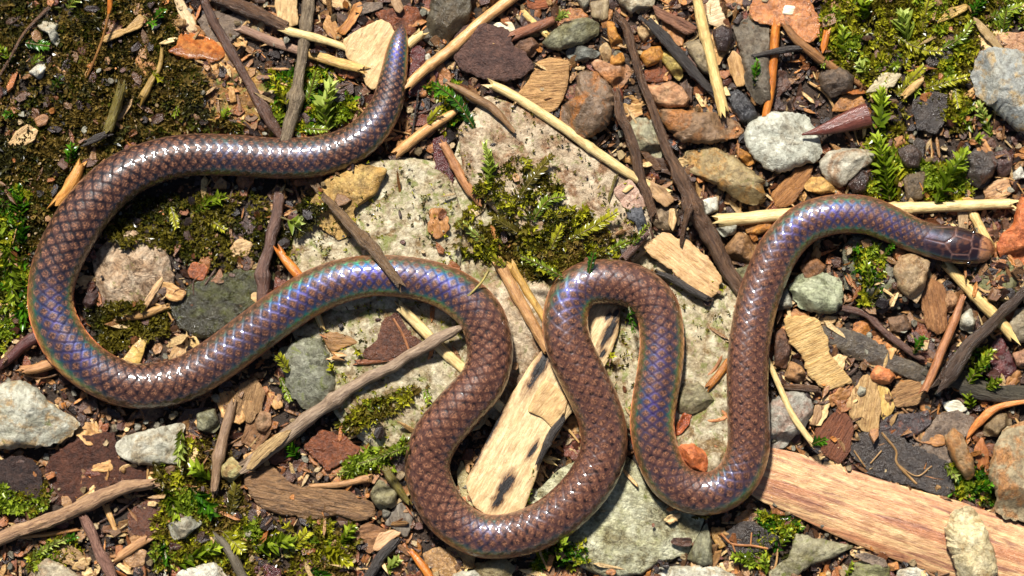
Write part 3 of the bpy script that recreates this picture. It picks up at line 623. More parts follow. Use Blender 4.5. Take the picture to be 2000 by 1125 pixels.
def flakes():
    rs = random.Random(99); cnt = {'bark_flake': 250, 'leaf_scrap': 210, 'wood_flake': 230, 'pebble': 60}
    for nm, n in cnt.items():
        lab, cat, grp, mats = FL[nm]; made = 0
        while made < n:
            x, y = rs.uniform(-40, 2040), rs.uniform(-30, 1155)
            if rs.random() > dens_at(np.array([x]), np.array([y]))[0]: continue
            made += 1; mi = rs.randrange(3); a = 12 + 32 * rs.random() ** 1.6 if nm != 'pebble' else rs.uniform(7, 15); asp = rs.uniform(1.2, 2.6) if nm != 'pebble' else rs.uniform(1, 1.5); ro = rs.uniform(0, 6.28); kk = rs.choice([5, 6, 7])
            poly = []
            for i in range(kk):
                t = i / kk * 6.283 + rs.uniform(-.3, .3); u, v = math.cos(t) * a * rs.uniform(.7, 1.1), math.sin(t) * a / asp * rs.uniform(.7, 1.1); poly.append((x + u * math.cos(ro) - v * math.sin(ro), y + u * math.sin(ro) + v * math.cos(ro)))
            if nm == 'pebble': ob = solid(nm, poly, mats[mi], 'stone', a * 1.1, nx(), n=18)
            else: ob = solid(nm, poly, mats[mi], 'chip', rs.uniform(2.5, 5), nx(), n=30, rough=.26, rnd=.15, wave=.3, lift=rs.uniform(-4, 1.5), curl=rs.uniform(-.4, .6), tilt=(rs.uniform(-.2, .2), rs.uniform(-.25, .25)))
            tag(ob, 'small ' + SHADES[nm][mi] + ' ' + landmark(x, y), cat, grp + ' ' + landmark(x, y))
def fibres():
    rs = random.Random(41); mats = [wood((120,84,54),(156,112,74),(70,46,30)), wood((70,48,38),(100,72,56),(40,28,24)), wood((186,140,86),(214,172,116),(120,80,46))]; sh = ('thin brown fibre', 'thin dark rootlet', 'thin straw-coloured fibre')
    made = 0
    while made < 120:
        x, y = rs.uniform(-20, 2020), rs.uniform(-20, 1145)
        if rs.random() > dens_at(np.array([x]), np.array([y]))[0]: continue
        made += 1; L = rs.uniform(25, 95); a = rs.uniform(0, 6.28); c = rs.uniform(-.5, .5); mi = rs.randrange(3); r = rs.uniform(1.3, 3.2)
        p = [(x + math.cos(a - c) * -L / 2, y + math.sin(a - c) * -L / 2), (x, y), (x + math.cos(a + c) * L / 2, y + math.sin(a + c) * L / 2)]
        tag(tube('fibre', p, [r * .8, r, r * .6], mats[mi], nx(), sides=6, lift=2, step=10), sh[mi] + ' lying ' + landmark(x, y), 'fibre', 'loose fibres ' + landmark(x, y))
flakes(); fibres()

# ================================================================== THINGS IN THE LITTER, from the lowest to the topmost
STRAW = wood((226,186,118),(244,214,152),(178,128,70),spots=.25,grain=1.2,rough=.5,bump=.4)
CREAM = wood((222,190,130),(240,216,164),(170,126,74),spots=.2,grain=1.2,rough=.5,bump=.3)
PEACH = wood((206,150,96),(230,180,124),(140,92,54),spots=.2,grain=1.2,rough=.45,bump=.3)
TANST = wood((190,140,84),(220,172,112),(120,78,44),spots=.3,grain=1.1,rough=.5,bump=.4)
ORNG = wood((190,104,36),(222,140,60),(120,62,24),spots=.25,rough=.38,bump=.35)
DKTW = wood((78,54,42),(132,98,74),(38,26,22),grain=1.1,spots=.4,rough=.42,bump=1.0)
PURTW = wood((92,64,58),(124,92,80),(52,34,32),grain=1.1,spots=.35,rough=.42,bump=.8)
GREYTW = wood((118,100,82),(156,136,112),(66,50,38),grain=1.1,spots=.4,rough=.55,bump=.9)
REDTW = wood((132,78,54),(164,106,76),(74,42,32),grain=1.1,spots=.35,rough=.45,bump=.7)
SLATE = wood((52,46,46),(78,70,66),(30,26,26),grain=1.1,spots=.4,rough=.5,bump=.9)
OLTW = wood((104,92,36),(138,122,56),(60,46,20),grain=1.1,spots=.4,rough=.45,bump=.8)
TANW = wood((206,164,114),(228,194,146),(150,104,66),spots=.12,grain=1.4,bump=.6)
PALEW = wood((222,188,146),(240,214,178),(176,134,94),spots=.12,grain=1.6,bump=.6)
BRW = wood((128,86,54),(164,116,76),(74,46,30),spots=.35,bump=.8)
DBARK = leafm((72,50,46),(100,70,60),(40,28,28),spots=.5,rough=.5,bump=.8)
DRED = leafm((74,36,38),(104,54,52),(40,20,22),spots=.4,rough=.35)
RBARK = leafm((112,60,36),(146,86,54),(60,32,22),spots=.5,rough=.4,bump=.7)
DLEAF = leafm((50,42,40),(76,66,60),(28,22,22),spots=.5,rough=.38,bump=.6)
GLEAF = leafm((104,86,74),(136,116,100),(64,50,44),spots=.5,rough=.45,bump=.6)
BLEAF = leafm((84,50,38),(114,72,52),(46,28,24),spots=.5,rough=.42,bump=.7)
GREY = stone((146,142,128),(178,174,162),(150,120,76),camt=.2,spk=.4)
LGREY = stone((176,170,154),(208,202,190),(166,134,84),camt=.28,spk=.5)
GGREEN = stone((120,116,92),(152,148,122),(110,100,50),camt=.3,spk=.5,band=.6)
WHITE = stone((196,190,178),(224,218,208),(170,146,110),camt=.3,spk=.35)
BSTONE = stone((128,98,72),(158,124,94),(176,110,50),camt=.4,spk=.5)
DSTONE = stone((74,66,54),(102,92,76),(90,70,44),camt=.3,spk=.6,rough=.5)
TSTONE = stone((176,140,98),(204,172,130),(140,96,56),camt=.3,spk=.4)
OCHRE = stone((186,118,40),(208,146,66),(120,80,40),camt=.3,spk=.5)
BRICK = stone((206,104,50),(224,132,80),(150,70,36),camt=.3,spk=.5)
def P_(*a): return [(a[i], a[i + 1]) for i in range(0, len(a), 2)]
def LEAFV(name, label, poly, mat, veins, vm=(150,96,60), **k):
    """a leaf with its raised veins as parts"""
    o = CH(name, label, 'leaf', poly, mat, 3, **k); zz = o.location.z / S + 4.5
    for i, pth in enumerate(veins): tube('midrib' if i == 0 else 'vein', pth, 2.4 if i == 0 else 1.5, wood(vm, tuple(min(255, x + 24) for x in vm), (90,56,36), rough=.5), nx(), sides=6, z=[zz + 1, zz + 1], parent=o, end='round')
    o2 = o; 
    for c in o2.children:            # the leaf is turned to its grain, so its parts are turned back
        g = o.rotation_euler.z; v = c.location; ca, sa = math.cos(-g), math.sin(-g); c.location = (v.x * ca - v.y * sa, v.x * sa + v.y * ca, v.z); c.rotation_euler = (0, 0, -g)
    return o
# ---------------- top edge, above the tail
CH('wood_chip','torn pale wood scrap beside the leaning dark twig', 'wood chip', P_(338,-20,352,-10,380,38,388,62,368,64,345,20), PALEW)
TW('bark_stick','thick dark bark-covered stick behind the pale rectangular chip','stick',P_(412,-12,470,12,565,56),[13,14,12],DKTW,rough=.14)
CH('bark_flake','flat grey-brown bark chip beneath the leaning dark twig','bark chip',P_(385,40,400,28,430,22,492,34,494,48,470,66,445,90,420,82,400,66),GLEAF,6,curl=.2)
CH('seed_scale','glossy orange-red ribbed seed scale beside the leaning dark twig','seed scale',P_(328,100,345,86,354,64,380,62,412,76,440,94,438,110,424,119,392,118,352,113),leafm((196,104,44),(224,150,84),(116,40,20),spots=.3,ribs=1.6,rough=.3),5,curl=-.7,grain=-15,lift=6)
CH('wood_chip','yellowish fibrous wood scrap on the black-green moss','wood chip',P_(195,75,225,60,262,50,270,28,284,34,277,55,240,70,205,84),wood((170,128,70),(200,160,100),(90,66,30),spots=.3),5,lift=8)
ST('pale crumbly stone lump between moss tufts and the thin dark rootlet',P_(72,48,90,40,117,48,112,62,121,75,112,92,102,85,97,68,80,60),LGREY,22)
ST('small white lump of grit below the thin dark rootlet',P_(56,142,75,125,88,120,92,133,85,150,78,156,60,145),WHITE,18)
TW('rootlet','thin dark curving rootlet across the black-green moss','rootlet',P_(98,13,62,48,42,72,26,102,-2,150),[4,3.5,3,3,2.5],DKTW,stiff=False,lift=9)
st = link('moss_stalk', None, loc=W(157,172,hat(157,172))); tag(st,'thin brown moss stalk with an orange tip over black-green moss','moss stalk')
tube('stalk',P_(157,172,175,138,200,76,212,26),[1.8,2.2,2.4,2.6],wood((140,92,44),(166,116,62)),nx(),sides=7,parent=st,end='round',z=[22,34,48,58])
tube('capsule',P_(212,27,214,14,215,-6),[3,5.5,5],ORNG,nx(),sides=9,parent=st,end='round',z=[58,60,62])
TW('stick','stubby olive mossy stick standing in the black-green moss','stick',P_(236,168,226,212,208,260),[9,10,9],OLTW,lift=10,zrel=[12,0,0])
TW('stick','slim curved yellow-brown stick in the black-green moss','stick',P_(316,96,312,130,295,160,274,193),[3.5,5,7,8],wood((150,116,52),(180,146,80),(80,56,26)),lift=8)
TW('twig','short wet black twig just above the big loop','twig',P_(165,279,188,270,212,262),[6,7,6],SLATE,lift=8)
CH('wood_chip','tan curled wood chip near the orange stick behind the big loop','wood chip',P_(14,284,35,255,55,243,76,255,70,275,45,286,20,294),TANW,6,curl=.4,lift=8)
CH('wood_chip','small cream splinter beside the orange-red seed scale','wood chip',P_(308,86,330,74,350,72,347,80,325,88),CREAM,4,lift=9)
CH('wood_chip','brown-tipped chip sunk in the black-green moss beside the tan curled chip','wood chip',P_(66,232,85,222,97,228,92,244,74,250),wood((140,96,60),(170,120,80)),6,lift=9)
TW('split_reed','purplish grey split reed under the vertical grey twig','reed',P_(470,52,530,80,600,106),[9,9,8],wood((150,112,96),(186,150,128),(84,56,50),grain=1.5),flat=.6)
TW('split_reed','cream split reed crossing behind the vertical grey twig','reed',P_(556,57,610,72,682,99),[8,8,7],CREAM,flat=.7,lift=4)
TW('split_reed','broken yellow-tan reed under the large pale chip','reed',P_(596,100,650,118,710,136),[9,10,9],wood((206,158,88),(232,194,126),(120,76,40),grain=1.3),flat=.7)
CH('wood_chip','pale rectangular wood chip leaning on the vertical grey twig','wood chip',P_(536,-10,580,-10,583,48,562,56,542,46),TANW,6,grain=88,lift=8)
ST('round black seed on the broken yellow reed',P_(657,104,668,100,676,108,672,118,661,118),stone((34,28,26),(56,46,42),(30,24,22),rough=.35),14,name='seed',cat='seed')
ST('flattened dark seed between the two split reeds',P_(603,98,616,95,625,101,618,107,606,106),stone((50,34,30),(70,48,42),(30,24,22),rough=.35),12,name='seed',cat='seed')
CH('husk','orange-brown curled husk behind the large pale chip','husk',P_(655,62,678,38,690,8,706,2,708,20,692,45,674,70),wood((178,110,46),(206,142,74),(110,60,26)),4,curl=.8,lift=6)
CH('husk','grey curled husk above the large pale chip','husk',P_(690,15,715,5,748,4,750,16,720,25,700,32),GLEAF,4,curl=.6,lift=4)
CH('husk','orange triangular husk between the reeds and the large pale chip','husk',P_(630,50,640,28,655,40,668,70,660,84,640,70),wood((176,118,58),(206,160,104),(110,66,30)),4,curl=.4,lift=3)
CH('wood_chip','pale broken wood end with a dark band at the top by the grey twig','wood chip',P_(625,-8,670,-6,688,10,686,20,660,18,630,8),TANW,8)
CH('leaf','crumpled dark red leaf behind the snake tail tip','leaf',P_(732,26,760,18,788,12,815,14,834,36,818,46,808,72,792,66,760,56,742,42),RBARK,5,wave=.35,lift=4)
ST('dark grey-brown stone above the straw near the snake tail',P_(842,-20,925,-20,917,45,882,76,862,97,832,86,820,64,836,30),DSTONE,36,fac=4)
CH('leaf','dark wine-red torn leaf beside the snake tail','leaf',P_(802,96,820,86,832,100,828,120,846,130,857,142,850,162,830,172,812,190,796,186,798,130),DRED,5,wave=.3)
ST('tiny white stone on the wine-red leaf beside the tail',P_(824,106,838,104,844,118,830,124),WHITE,12)
TW('straw','pale broken stick end poking out beside the snake tail','stick',P_(790,92,822,64),[9,9],CREAM)
TW('straw','long tan straw running under the dark bark plate to the snake tail','straw',P_(1012,-14,940,40,890,84,800,168),[11,11,11,10],PEACH,rough=.04,sides=14)
CH('wood_chip','large pale fan-shaped wood chip behind the snake tail','wood chip',P_(671,78,700,58,744,36,766,50,776,80,768,120,752,160,728,176,714,166,707,142,694,124,679,116,673,96),wood((208,170,120),(228,196,150),(170,126,80),spots=.06,grain=1.2,bump=.45),5,grain=58,rough=.05,lift=8,curl=.12)
CH('wood_chip','narrow brown splinter standing above the crumpled dark red leaf','wood chip',P_(757,-12,778,-12,790,16,782,26,772,24),wood((172,134,100),(200,164,128),(110,80,58)),5,grain=-65,lift=8)
TW('straw','short peach straw with a tapered tip beside the snake tail bend','straw',P_(773,303,830,258,880,226,897,215),[9.5,10,8.5,3],PEACH,rough=.04,sides=14,lift=4)
TW('twig','hair-thin black twig between the straw and the tail bend','twig',P_(818,176,812,220,805,264),[2,2.2,1.6],SLATE,sides=6,lift=6)
CH('bark_flake','purple-brown leathery leaf scrap beside the jointed reed','leaf',P_(843,272,858,264,876,268,882,310,888,350,880,382,852,384,850,340),DRED,4,wave=.15)
TW('reed','jointed red-tan reed stub on the pale rock by the feathery moss','reed',P_(862,280,884,322,908,362,938,402),[8,9,10,7],wood((176,118,76),(204,148,104),(110,66,44)),knots=[(.35,2.5,5)])
TW('twig','curved brown stalk arching over the pinkish rock','twig',P_(873,162,915,182,960,212,1004,258),[4,8,8,4],wood((122,88,58),(160,122,84),(64,44,30)),lift=3)
CH('wood_chip','small cream bark chip on moss below the jointed reed','wood chip',P_(903,424,926,402,952,396,942,416,912,435),PALEW,4)
# ---------------- top middle: stones and chips
CH('wood_chip','cream torn chip peeking out behind the dark bark plate','wood chip',P_(944,36,966,44,1000,42,1010,62,996,74,984,58,954,50),wood((234,214,180),(246,234,210),(190,150,110)),5,lift=4)
CH('bark_plate','thick dark brown bark plate lying over the long tan straw','bark plate',P_(886,74,905,54,930,42,975,52,996,60,1003,86,1032,106,1045,132,1020,152,985,160,940,157,900,137,884,112),leafm((84,58,52),(112,80,70),(52,36,34),spots=.45,rough=.55,bump=.9),12,wave=.2,lift=4)
ST('reddish brown rough clod beside the cream torn chip',P_(1000,80,1040,72,1055,90,1040,112,1010,108),stone((110,76,56),(140,100,74),(70,46,34),spk=.8),20,name='clod',cat='clod')
TW('splinter','pale yellow splinter under the broken reddish stick','splinter',P_(1022,24,1070,70),[6,6],wood((222,182,104),(240,206,140),(150,104,56)),flat=.6)
TW('stick','broken reddish-brown stick by the grey-green slate stone','stick',P_(1000,72,1045,54,1088,38),[11,10,7],REDTW)
CH('bark_strip','red-brown grooved bark strip beside the broken reddish-brown stick','bark strip',P_(1028,-14,1096,-18,1086,12,1052,22,1028,16),wood((140,76,46),(176,104,66),(80,44,28),grain=1.6,bump=.9),6,grain=10)
TW('straw','long cream straw passing under the round brown stone','straw',P_(957,164,1000,186,1090,245,1170,304,1236,344,1312,376),[9,9.5,9.5,9.5,9,6],CREAM,rough=.04,sides=14,stiff=True,q=.75,lift=6)
CH('wood_chip','broad tan wood chip with cross grain beside the round brown stone','wood chip',P_(1035,150,1048,120,1072,112,1112,118,1112,150,1102,190,1086,216,1068,222,1008,186,1025,165),wood((176,130,82),(206,160,108),(120,80,48),spots=.15,grain=1.3,bump=.8),8,grain=4,rough=.04,lift=4)
ST('smooth grey pebble beside the weathered grey wood stub',P_(1117,-15,1150,-15,1153,8,1139,21,1130,10),GREY,24)
CH('wood_stub','weathered grey wood stub between a grey pebble and a broad pale stone','wood chip',P_(1152,4,1190,-4,1189,36,1178,43,1153,33),wood((140,120,92),(176,154,122),(80,64,46)),12,grain=85)
ST('broad pale stone beside the weathered grey wood stub',P_(1186,-24,1284,-24,1275,14,1252,18,1232,29,1214,14),stone((178,164,140),(204,192,170),(150,120,80)),30,fac=4)
ST('slaty grey-green stone with orange streaks',P_(1056,86,1075,65,1105,42,1146,34,1173,48,1166,70,1140,88,1110,95,1090,101,1069,95),GGREEN,34,fac=4,grain=22)
ST('small blue-grey stone tucked under the slaty grey-green one',P_(1104,103,1115,92,1135,88,1160,97,1174,104,1165,114,1130,121,1110,113),stone((96,96,92),(136,136,130),(150,140,110),camt=.2,band=.5),22)
ST('orange nubbly lump above the pinkish brown chip stone',P_(1184,40,1199,42,1206,65,1216,80,1213,97,1195,97,1186,70),OCHRE,22)
ST('lower orange nubbly lump touching the pinkish brown chip stone',P_(1192,108,1216,102,1222,120,1206,136,1190,127),OCHRE,22)
ST('beige fibrous crumb between the two orange lumps',P_(1170,92,1185,82,1196,100,1192,120,1180,124,1172,108),TSTONE,18,name='clod',cat='clod')
ST('pinkish-brown angular chip stone above the round brown stone',P_(1150,122,1170,116,1200,130,1226,126,1233,145,1222,165,1208,178,1190,166,1165,142),stone((166,118,86),(192,146,114),(196,120,46),camt=.3),22,fac=4)
ST('round brown stone with rusty specks, largest in the stick pile',P_(1128,148,1140,140,1166,140,1190,165,1203,192,1200,222,1185,250,1160,270,1130,278,1105,268,1090,246,1090,220,1105,200,1120,190,1124,170),stone((112,88,68),(142,116,96),(178,110,46),camt=.45,spk=.5,rough=.5),56,fac=2,pw=2.3,rnd=.8)
TW('twig','reddish wet twig stub beside the round brown stone','twig',P_(1206,176,1208,206,1212,236),[8,8,9],wood((110,54,40),(140,76,56),(60,30,26),rough=.35))
ST('greenish grey angular stone between the two dark twigs',P_(1228,240,1240,230,1263,232,1280,255,1296,285,1291,312,1275,319,1250,302,1240,286,1232,262),stone((146,140,114),(176,170,146),(160,110,60),camt=.3),28,fac=5)
ST('tan translucent pebble between crossing sticks',P_(1244,52,1262,48,1270,66,1258,86,1246,72),TSTONE,20)
ST('mustard-orange angular stone under the slate-dark stick',P_(1247,106,1270,92,1290,90,1300,110,1290,122,1262,134,1252,118),OCHRE,24,fac=4)
ST('yellow-olive narrow stone beside the slate-dark stick',P_(1290,96,1310,104,1333,135,1334,150,1325,160,1308,142,1292,122),stone((170,142,66),(196,170,96),(120,96,40)),24,fac=4)
CH('leaf','dark mahogany leaf chip under the yellow-olive stone','leaf',P_(1253,140,1290,122,1310,140,1313,156,1290,162,1262,160),RBARK,5)
ST('wedge of olive-grey stone beside the tall tan straw',P_(1338,82,1370,76,1380,110,1387,152,1370,142,1345,107),stone((136,118,92),(166,148,120),(110,90,50)),24,fac=4)
ST('peach-coloured smooth stone above the brown wedge stone',P_(1254,166,1285,166,1310,157,1330,170,1348,190,1341,208,1305,213,1280,203,1262,184),stone((186,128,88),(212,162,122),(120,100,80),camt=.2),28,fac=3)
ST('brown rust-flecked wedge stone, long and flat',P_(1284,214,1330,214,1400,221,1436,235,1452,256,1441,270,1380,283,1330,280,1310,262,1292,238),BSTONE,34,fac=3)
CH('bark_strip','reddish brown bark bar beside the tall tan straw','bark strip',P_(1272,8,1300,22,1345,42,1364,56,1342,70,1310,52,1280,32),wood((126,82,62),(160,112,86),(70,44,34),bump=.9),10,lift=6)
TW('stick','slate-dark flat stick leaning between coloured stones','stick',P_(1264,38,1286,62,1322,102,1352,134,1392,180),[8,10,11,10,7],SLATE,flat=.6,lift=14)
CH('wood_chip','cream and pink fibrous chip behind the tall tan straw','wood chip',P_(1368,-12,1400,-12,1412,25,1422,48,1404,58,1384,48),wood((222,190,150),(240,218,184),(170,112,84),grain=1.5),6,grain=20)
ST('dark purple crumbly clod beside the tall tan straw',P_(1390,60,1410,48,1430,58,1433,86,1420,102,1400,102),stone((56,42,42),(80,62,60),(40,30,30),spk=.8,rough=.4),26,name='clod',cat='clod')
ST('dark grey-brown stone behind the orange vertical straw',P_(1430,50,1465,33,1502,50,1506,200,1480,206,1455,172,1450,130,1440,90),stone((96,86,74),(124,112,98),(90,70,50),spk=.6),30,fac=4)
CH('husk','curled tan husk beside the black charcoal slab','husk',P_(1420,116,1432,98,1446,110,1457,146,1453,168,1438,170,1425,142),wood((186,140,88),(212,170,118),(120,80,46)),4,curl=.9,lift=6)
ST('black charcoal slab with silvery grain',P_(1417,181,1440,174,1456,185,1482,226,1470,238,1445,240,1430,216),stone((42,40,44),(84,82,86),(60,56,56),rough=.35,band=.7),24,fac=4,name='charcoal',cat='charcoal')
ST('wet brown seed pod on the brown wedge stone',P_(1350,210,1364,206,1372,214,1362,222,1351,220),stone((110,78,50),(140,104,70),rough=.3),12,name='seed_pod',cat='seed pod')
TW('straw','tall tan straw lying beside the black charcoal slab and brown wedge stone','straw',P_(1361,-16,1375,60,1392,130,1411,216),[10,10.5,10.5,11],STRAW,rough=.04,sides=14,lift=6)
CH('leaf','small orange-tan leaf between the tall tan straw and the large leaf','leaf',P_(1398,-15,1462,-15,1452,12,1430,17),leafm((178,118,70),(204,150,100),(120,72,40)),4)
TW('straw','orange straw standing below the large orange-brown leaf','straw',P_(1518,44,1512,120,1505,190,1498,226),[9,9,8.5,8],ORNG,rough=.04,sides=12,lift=5)
CH('leaf','large wet orange-brown leaf with a tiny white chip on it','leaf',P_(1464,14,1480,-14,1575,-14,1592,20,1605,45,1602,72,1590,82,1574,84,1555,70,1535,52,1510,52,1480,46,1467,30),leafm((178,108,62),(206,140,92),(116,66,36),spots=.3,rough=.3),4,curl=.25,lift=8,wave=.2)
CH('paper_chip','tiny white square chip on the large orange-brown leaf','wood chip',P_(1532,10,1554,12,1548,29,1527,28),wood((242,230,206),(250,242,224),(220,200,160)),3,rough=.02)
TW('stick','thin dark flat stick crossing the orange straw','stick',P_(1472,110,1520,100,1568,92),[4,6,6],SLATE,lift=4)
TW('stick','long crooked brown stick below the large orange-brown leaf','stick',P_(1533,50,1556,78,1592,107,1630,134,1692,172),[7,9,9,8,5],wood((134,90,54),(168,120,76),(74,48,30)),lift=2)
TW('stick','short orange stick stub beside the bright moss','stick',P_(1616,60,1608,96),[7,7],ORNG)
ST('brown earthy clod behind the reddish pointed bud sheath',P_(1598,142,1640,128,1668,150,1662,182,1622,194,1600,172),stone((88,70,56),(114,92,74),(60,46,36),spk=.8,rough=.6),30,name='clod',cat='clod',lump=.3)
CH('leaf','translucent amber leaf piece behind the reddish bud sheath','leaf',P_(1622,218,1640,190,1668,174,1690,196,1688,210,1650,218),leafm((150,96,42),(180,124,66),(90,56,28)),3,lift=6)
ST('white flat rounded stone beneath the bud sheath tip',P_(1450,264,1460,240,1490,222,1540,217,1576,225,1592,250,1606,290,1601,311,1560,326,1520,339,1490,326,1460,302),stone((186,184,172),(212,210,200),(150,130,100),camt=.25,spk=.55),36,pw=4.5,fac=3)
TW('bud_sheath','glossy reddish-brown pointed bud sheath like a thorn','bud sheath',P_(1566,263,1600,255,1640,243,1672,232,1697,224),[2,9,17,22,24],wood((98,52,46),(128,76,66),(66,34,34),spots=.2,rough=.3,bump=.4),sides=20,rough=.03,hollow=True,end='round',lift=2,zrel=[18,6,0,0,0],flat=.7)
CH('wood_chip','wispy grey-cream frayed chip in the moss','wood chip',P_(1688,182,1706,160,1722,140,1762,144,1746,170,1720,177),wood((186,166,130),(218,204,176),(120,96,60),grain=1.6),4,lift=6,rough=.14)
TW('splinter','short tan splinter on the yellow-green moss','splinter',P_(1764,188,1782,172,1802,154),[6,8,6],wood((196,150,86),(220,178,118)),lift=6,flat=.6)
CH('leaf','black wet leaf inside the yellow-green moss','leaf',P_(1780,196,1820,174,1852,186,1846,232,1832,262,1790,252),DLEAF,4,lift=5)
CH('leaf','purplish black leaf under the mossy strands','leaf',P_(1806,120,1830,95,1858,88,1862,108,1840,128,1815,134),DLEAF,4,lift=4)
CH('wood_chip','mottled yellow and black chip lying in yellow-green moss','wood chip',P_(1826,48,1850,16,1888,7,1892,18,1862,36),wood((186,142,62),(214,176,96),(70,50,30),spots=.6),5,lift=8)
CH('wood_chip','long tan blade-shaped chip above the smooth grey stone','wood chip',P_(1898,32,1910,36,1940,66,1962,98,1946,98,1915,66),wood((160,130,86),(190,160,116),(100,76,46)),4,lift=6)
CH('leaf','peeling tan bark above the smooth grey stone','bark chip',P_(1936,72,1965,64,2014,62,2014,112,1965,98),leafm((170,118,82),(200,152,112),(110,70,48)),4,lift=5)
ST('large smooth blue-grey stone with tan veins in the moss',P_(1893,148,1910,102,1930,92,1970,95,2020,112,2020,272,1980,256,1940,216,1908,192),stone((136,138,140),(168,166,160),(176,148,106),camt=.6,spk=.25,rough=.5),50,pw=3,fac=3)
CH('leaf','dark flat leaf scrap beside the bright moss tufts','leaf',P_(1770,300,1790,268,1808,276,1800,320,1780,330),DLEAF,4,lift=4)
# ---------------- middle band, right of centre
TW('twig','straight dark twig meeting the long straw end, beside the forked one','twig',P_(1206,182,1210,222,1226,262,1242,312,1258,362,1276,424),[8,10,10,10,10,8],DKTW,lift=6,sides=14)
ST('dark blue-grey crusty lichen patch on the pinkish rock',P_(1223,412,1240,402,1252,400,1262,430,1266,442,1246,452,1240,436,1226,427),stone((58,58,66),(92,92,100),(40,40,46),spk=.8),8,name='lichen',cat='lichen',lump=.4)
CH('leaf','pink-brown leaf stuck on rock beside the straight dark twig','leaf',P_(1195,372,1230,346,1252,380,1262,405,1240,420,1215,402),leafm((176,136,118),(204,170,152),(130,90,76)),3,wave=.2)
ST('brown lumpy clod between the two dark twigs',P_(1268,420,1290,398,1318,402,1328,436,1316,456,1276,444),stone((122,100,78),(154,130,104),(80,60,44),spk=.7),26,name='clod',cat='clod',lump=.3)
CH('wood_chip','pale tan nub on the lumpy clod between the dark twigs','wood chip',P_(1306,408,1318,406,1322,432,1314,454,1304,436),TANW,6,grain=85,lift=2)
CH('wood_chip','tan leaf-like chip beneath the long straw end','wood chip',P_(1268,352,1300,366,1318,392,1300,405,1272,385),wood((168,128,88),(196,156,114)),4)
ST('olive-tan oblong stone under the white rounded stone',P_(1327,312,1345,294,1380,284,1420,298,1466,330,1491,355,1494,381,1475,401,1445,396,1400,366,1350,338),stone((146,122,82),(176,154,114),(178,126,56),camt=.5,spk=.4,moss=.15),44,fac=5,pw=3.4)
ST('orange stone wedged between white and olive-tan stones',P_(1436,286,1462,298,1474,318,1462,326,1440,306),OCHRE,18)
ST('white angular stone beside the fork of the dark twig',P_(1356,404,1374,389,1400,384,1404,410,1386,420,1371,424),WHITE,26,fac=4)
ST('dull grey pebble under the straw near the twig fork',P_(1398,446,1440,438,1436,458,1412,464),GREY,18)
ST('orange stone under the pale straw beside the snake',P_(1452,438,1505,432,1515,448,1480,460,1458,456),OCHRE,18)
ST('brown fibrous soil clod between the twig fork and the snake',P_(1406,494,1438,452,1470,462,1484,490,1460,524,1428,514),stone((140,100,64),(170,128,86),(90,60,36),spk=.7),30,name='clod',cat='clod',lump=.35)
ST('grey stone under the fibrous soil clod',P_(1425,530,1455,520,1475,500,1484,530,1462,560,1438,552),GGREEN,16)
CH('wood_chip','large pale tan wood slab with a charred lower side','wood chip',P_(1254,474,1296,454,1340,468,1382,500,1410,542,1406,568,1386,592,1350,566,1300,522,1262,492),wood((206,162,112),(230,192,146),(168,112,70),spots=.1,grain=1.2,bump=.5),8,curl=.15)
TW('charred_strip','charred black strip along the pale tan wood slab','charred strip',P_(1284,532,1320,548,1352,568,1386,586),[5,7,8,6],SLATE,lift=-2,rough=.2)
TW('twig','short purplish stub pointing to the feathery moss','twig',P_(1216,508,1240,482,1268,454),[8,8,5],PURTW)
TW('twig','long forked dark branch running down to the snake','branch',P_(1206,32,1222,52,1236,100,1250,146,1266,188,1282,236,1300,278,1322,330,1340,374,1350,402,1370,432,1396,478,1416,522,1446,566,1470,600),[9,8,8,8,8.5,9,10,11,14,17,15,14,14,15,13],DKTW,lift=12,sides=16,knots=[(.64,5,14)],q=.75,ridge=.15)
TW('twig','short side fork of bark fibres hanging from the dark branch','twig',P_(1346,408,1338,440,1330,482),[8,6,3],DKTW,rough=.2,lift=6)
TW('splinter','thin olive-tan stalk leaning on the pinkish rock','splinter',P_(1188,392,1204,342),[3,3.5],OLTW,sides=8)
CH('wood_chip','small cream chip between long straw and dark twig','wood chip',P_(1214,374,1228,360,1240,364,1222,378),CREAM,4)
CH('wood_chip','brown wood chip beneath the wedge of pale grey stone','wood chip',P_(1505,378,1530,350,1560,325,1589,324,1576,360,1546,402,1514,408),wood((146,94,46),(180,124,70),(80,50,26),grain=1.3,bump=.9),9,grain=45)
ST('pale grey wedge stone beside the bright moss tuft',P_(1598,316,1615,295,1650,291,1690,291,1709,298,1702,320,1682,331,1656,356,1640,368,1614,356,1604,336),stone((176,166,148),(206,198,184),(150,108,70),camt=.4,spk=.35),34,fac=4,rnd=.3)
ST('yellow-tan flat stone under the pale grey wedge stone',P_(1568,362,1584,345,1606,346,1642,374,1600,380,1572,372),stone((196,144,70),(218,172,104),(120,80,40)),20)
ST('black crumbly clod between pale wedge stone and bright moss',P_(1654,360,1690,325,1697,345,1690,375,1665,380),stone((46,38,38),(70,58,56),(90,50,36),spk=.7,rough=.4),24,name='clod',cat='clod')
ST('dark brown bark chunk between the two bright moss tufts',P_(1752,290,1780,280,1800,300,1795,330,1770,330,1758,312),stone((62,48,44),(88,70,62),(50,36,34),spk=.6,rough=.4),24,name='bark_chunk',cat='bark chunk')
ST('greyish brown rough chunk below the bark between moss tufts',P_(1760,345,1800,330,1820,350,1800,390,1770,392),stone((96,78,58),(124,102,78),(60,50,40),spk=.7),18,name='clod',cat='clod')
ST('black bark chunk beside the second bright moss tuft',P_(1880,310,1905,290,1938,296,1950,320,1935,346,1908,370,1888,352),stone((52,44,42),(80,70,66),(90,52,34),spk=.7,rough=.38),30,name='bark_chunk',cat='bark chunk',fac=4)
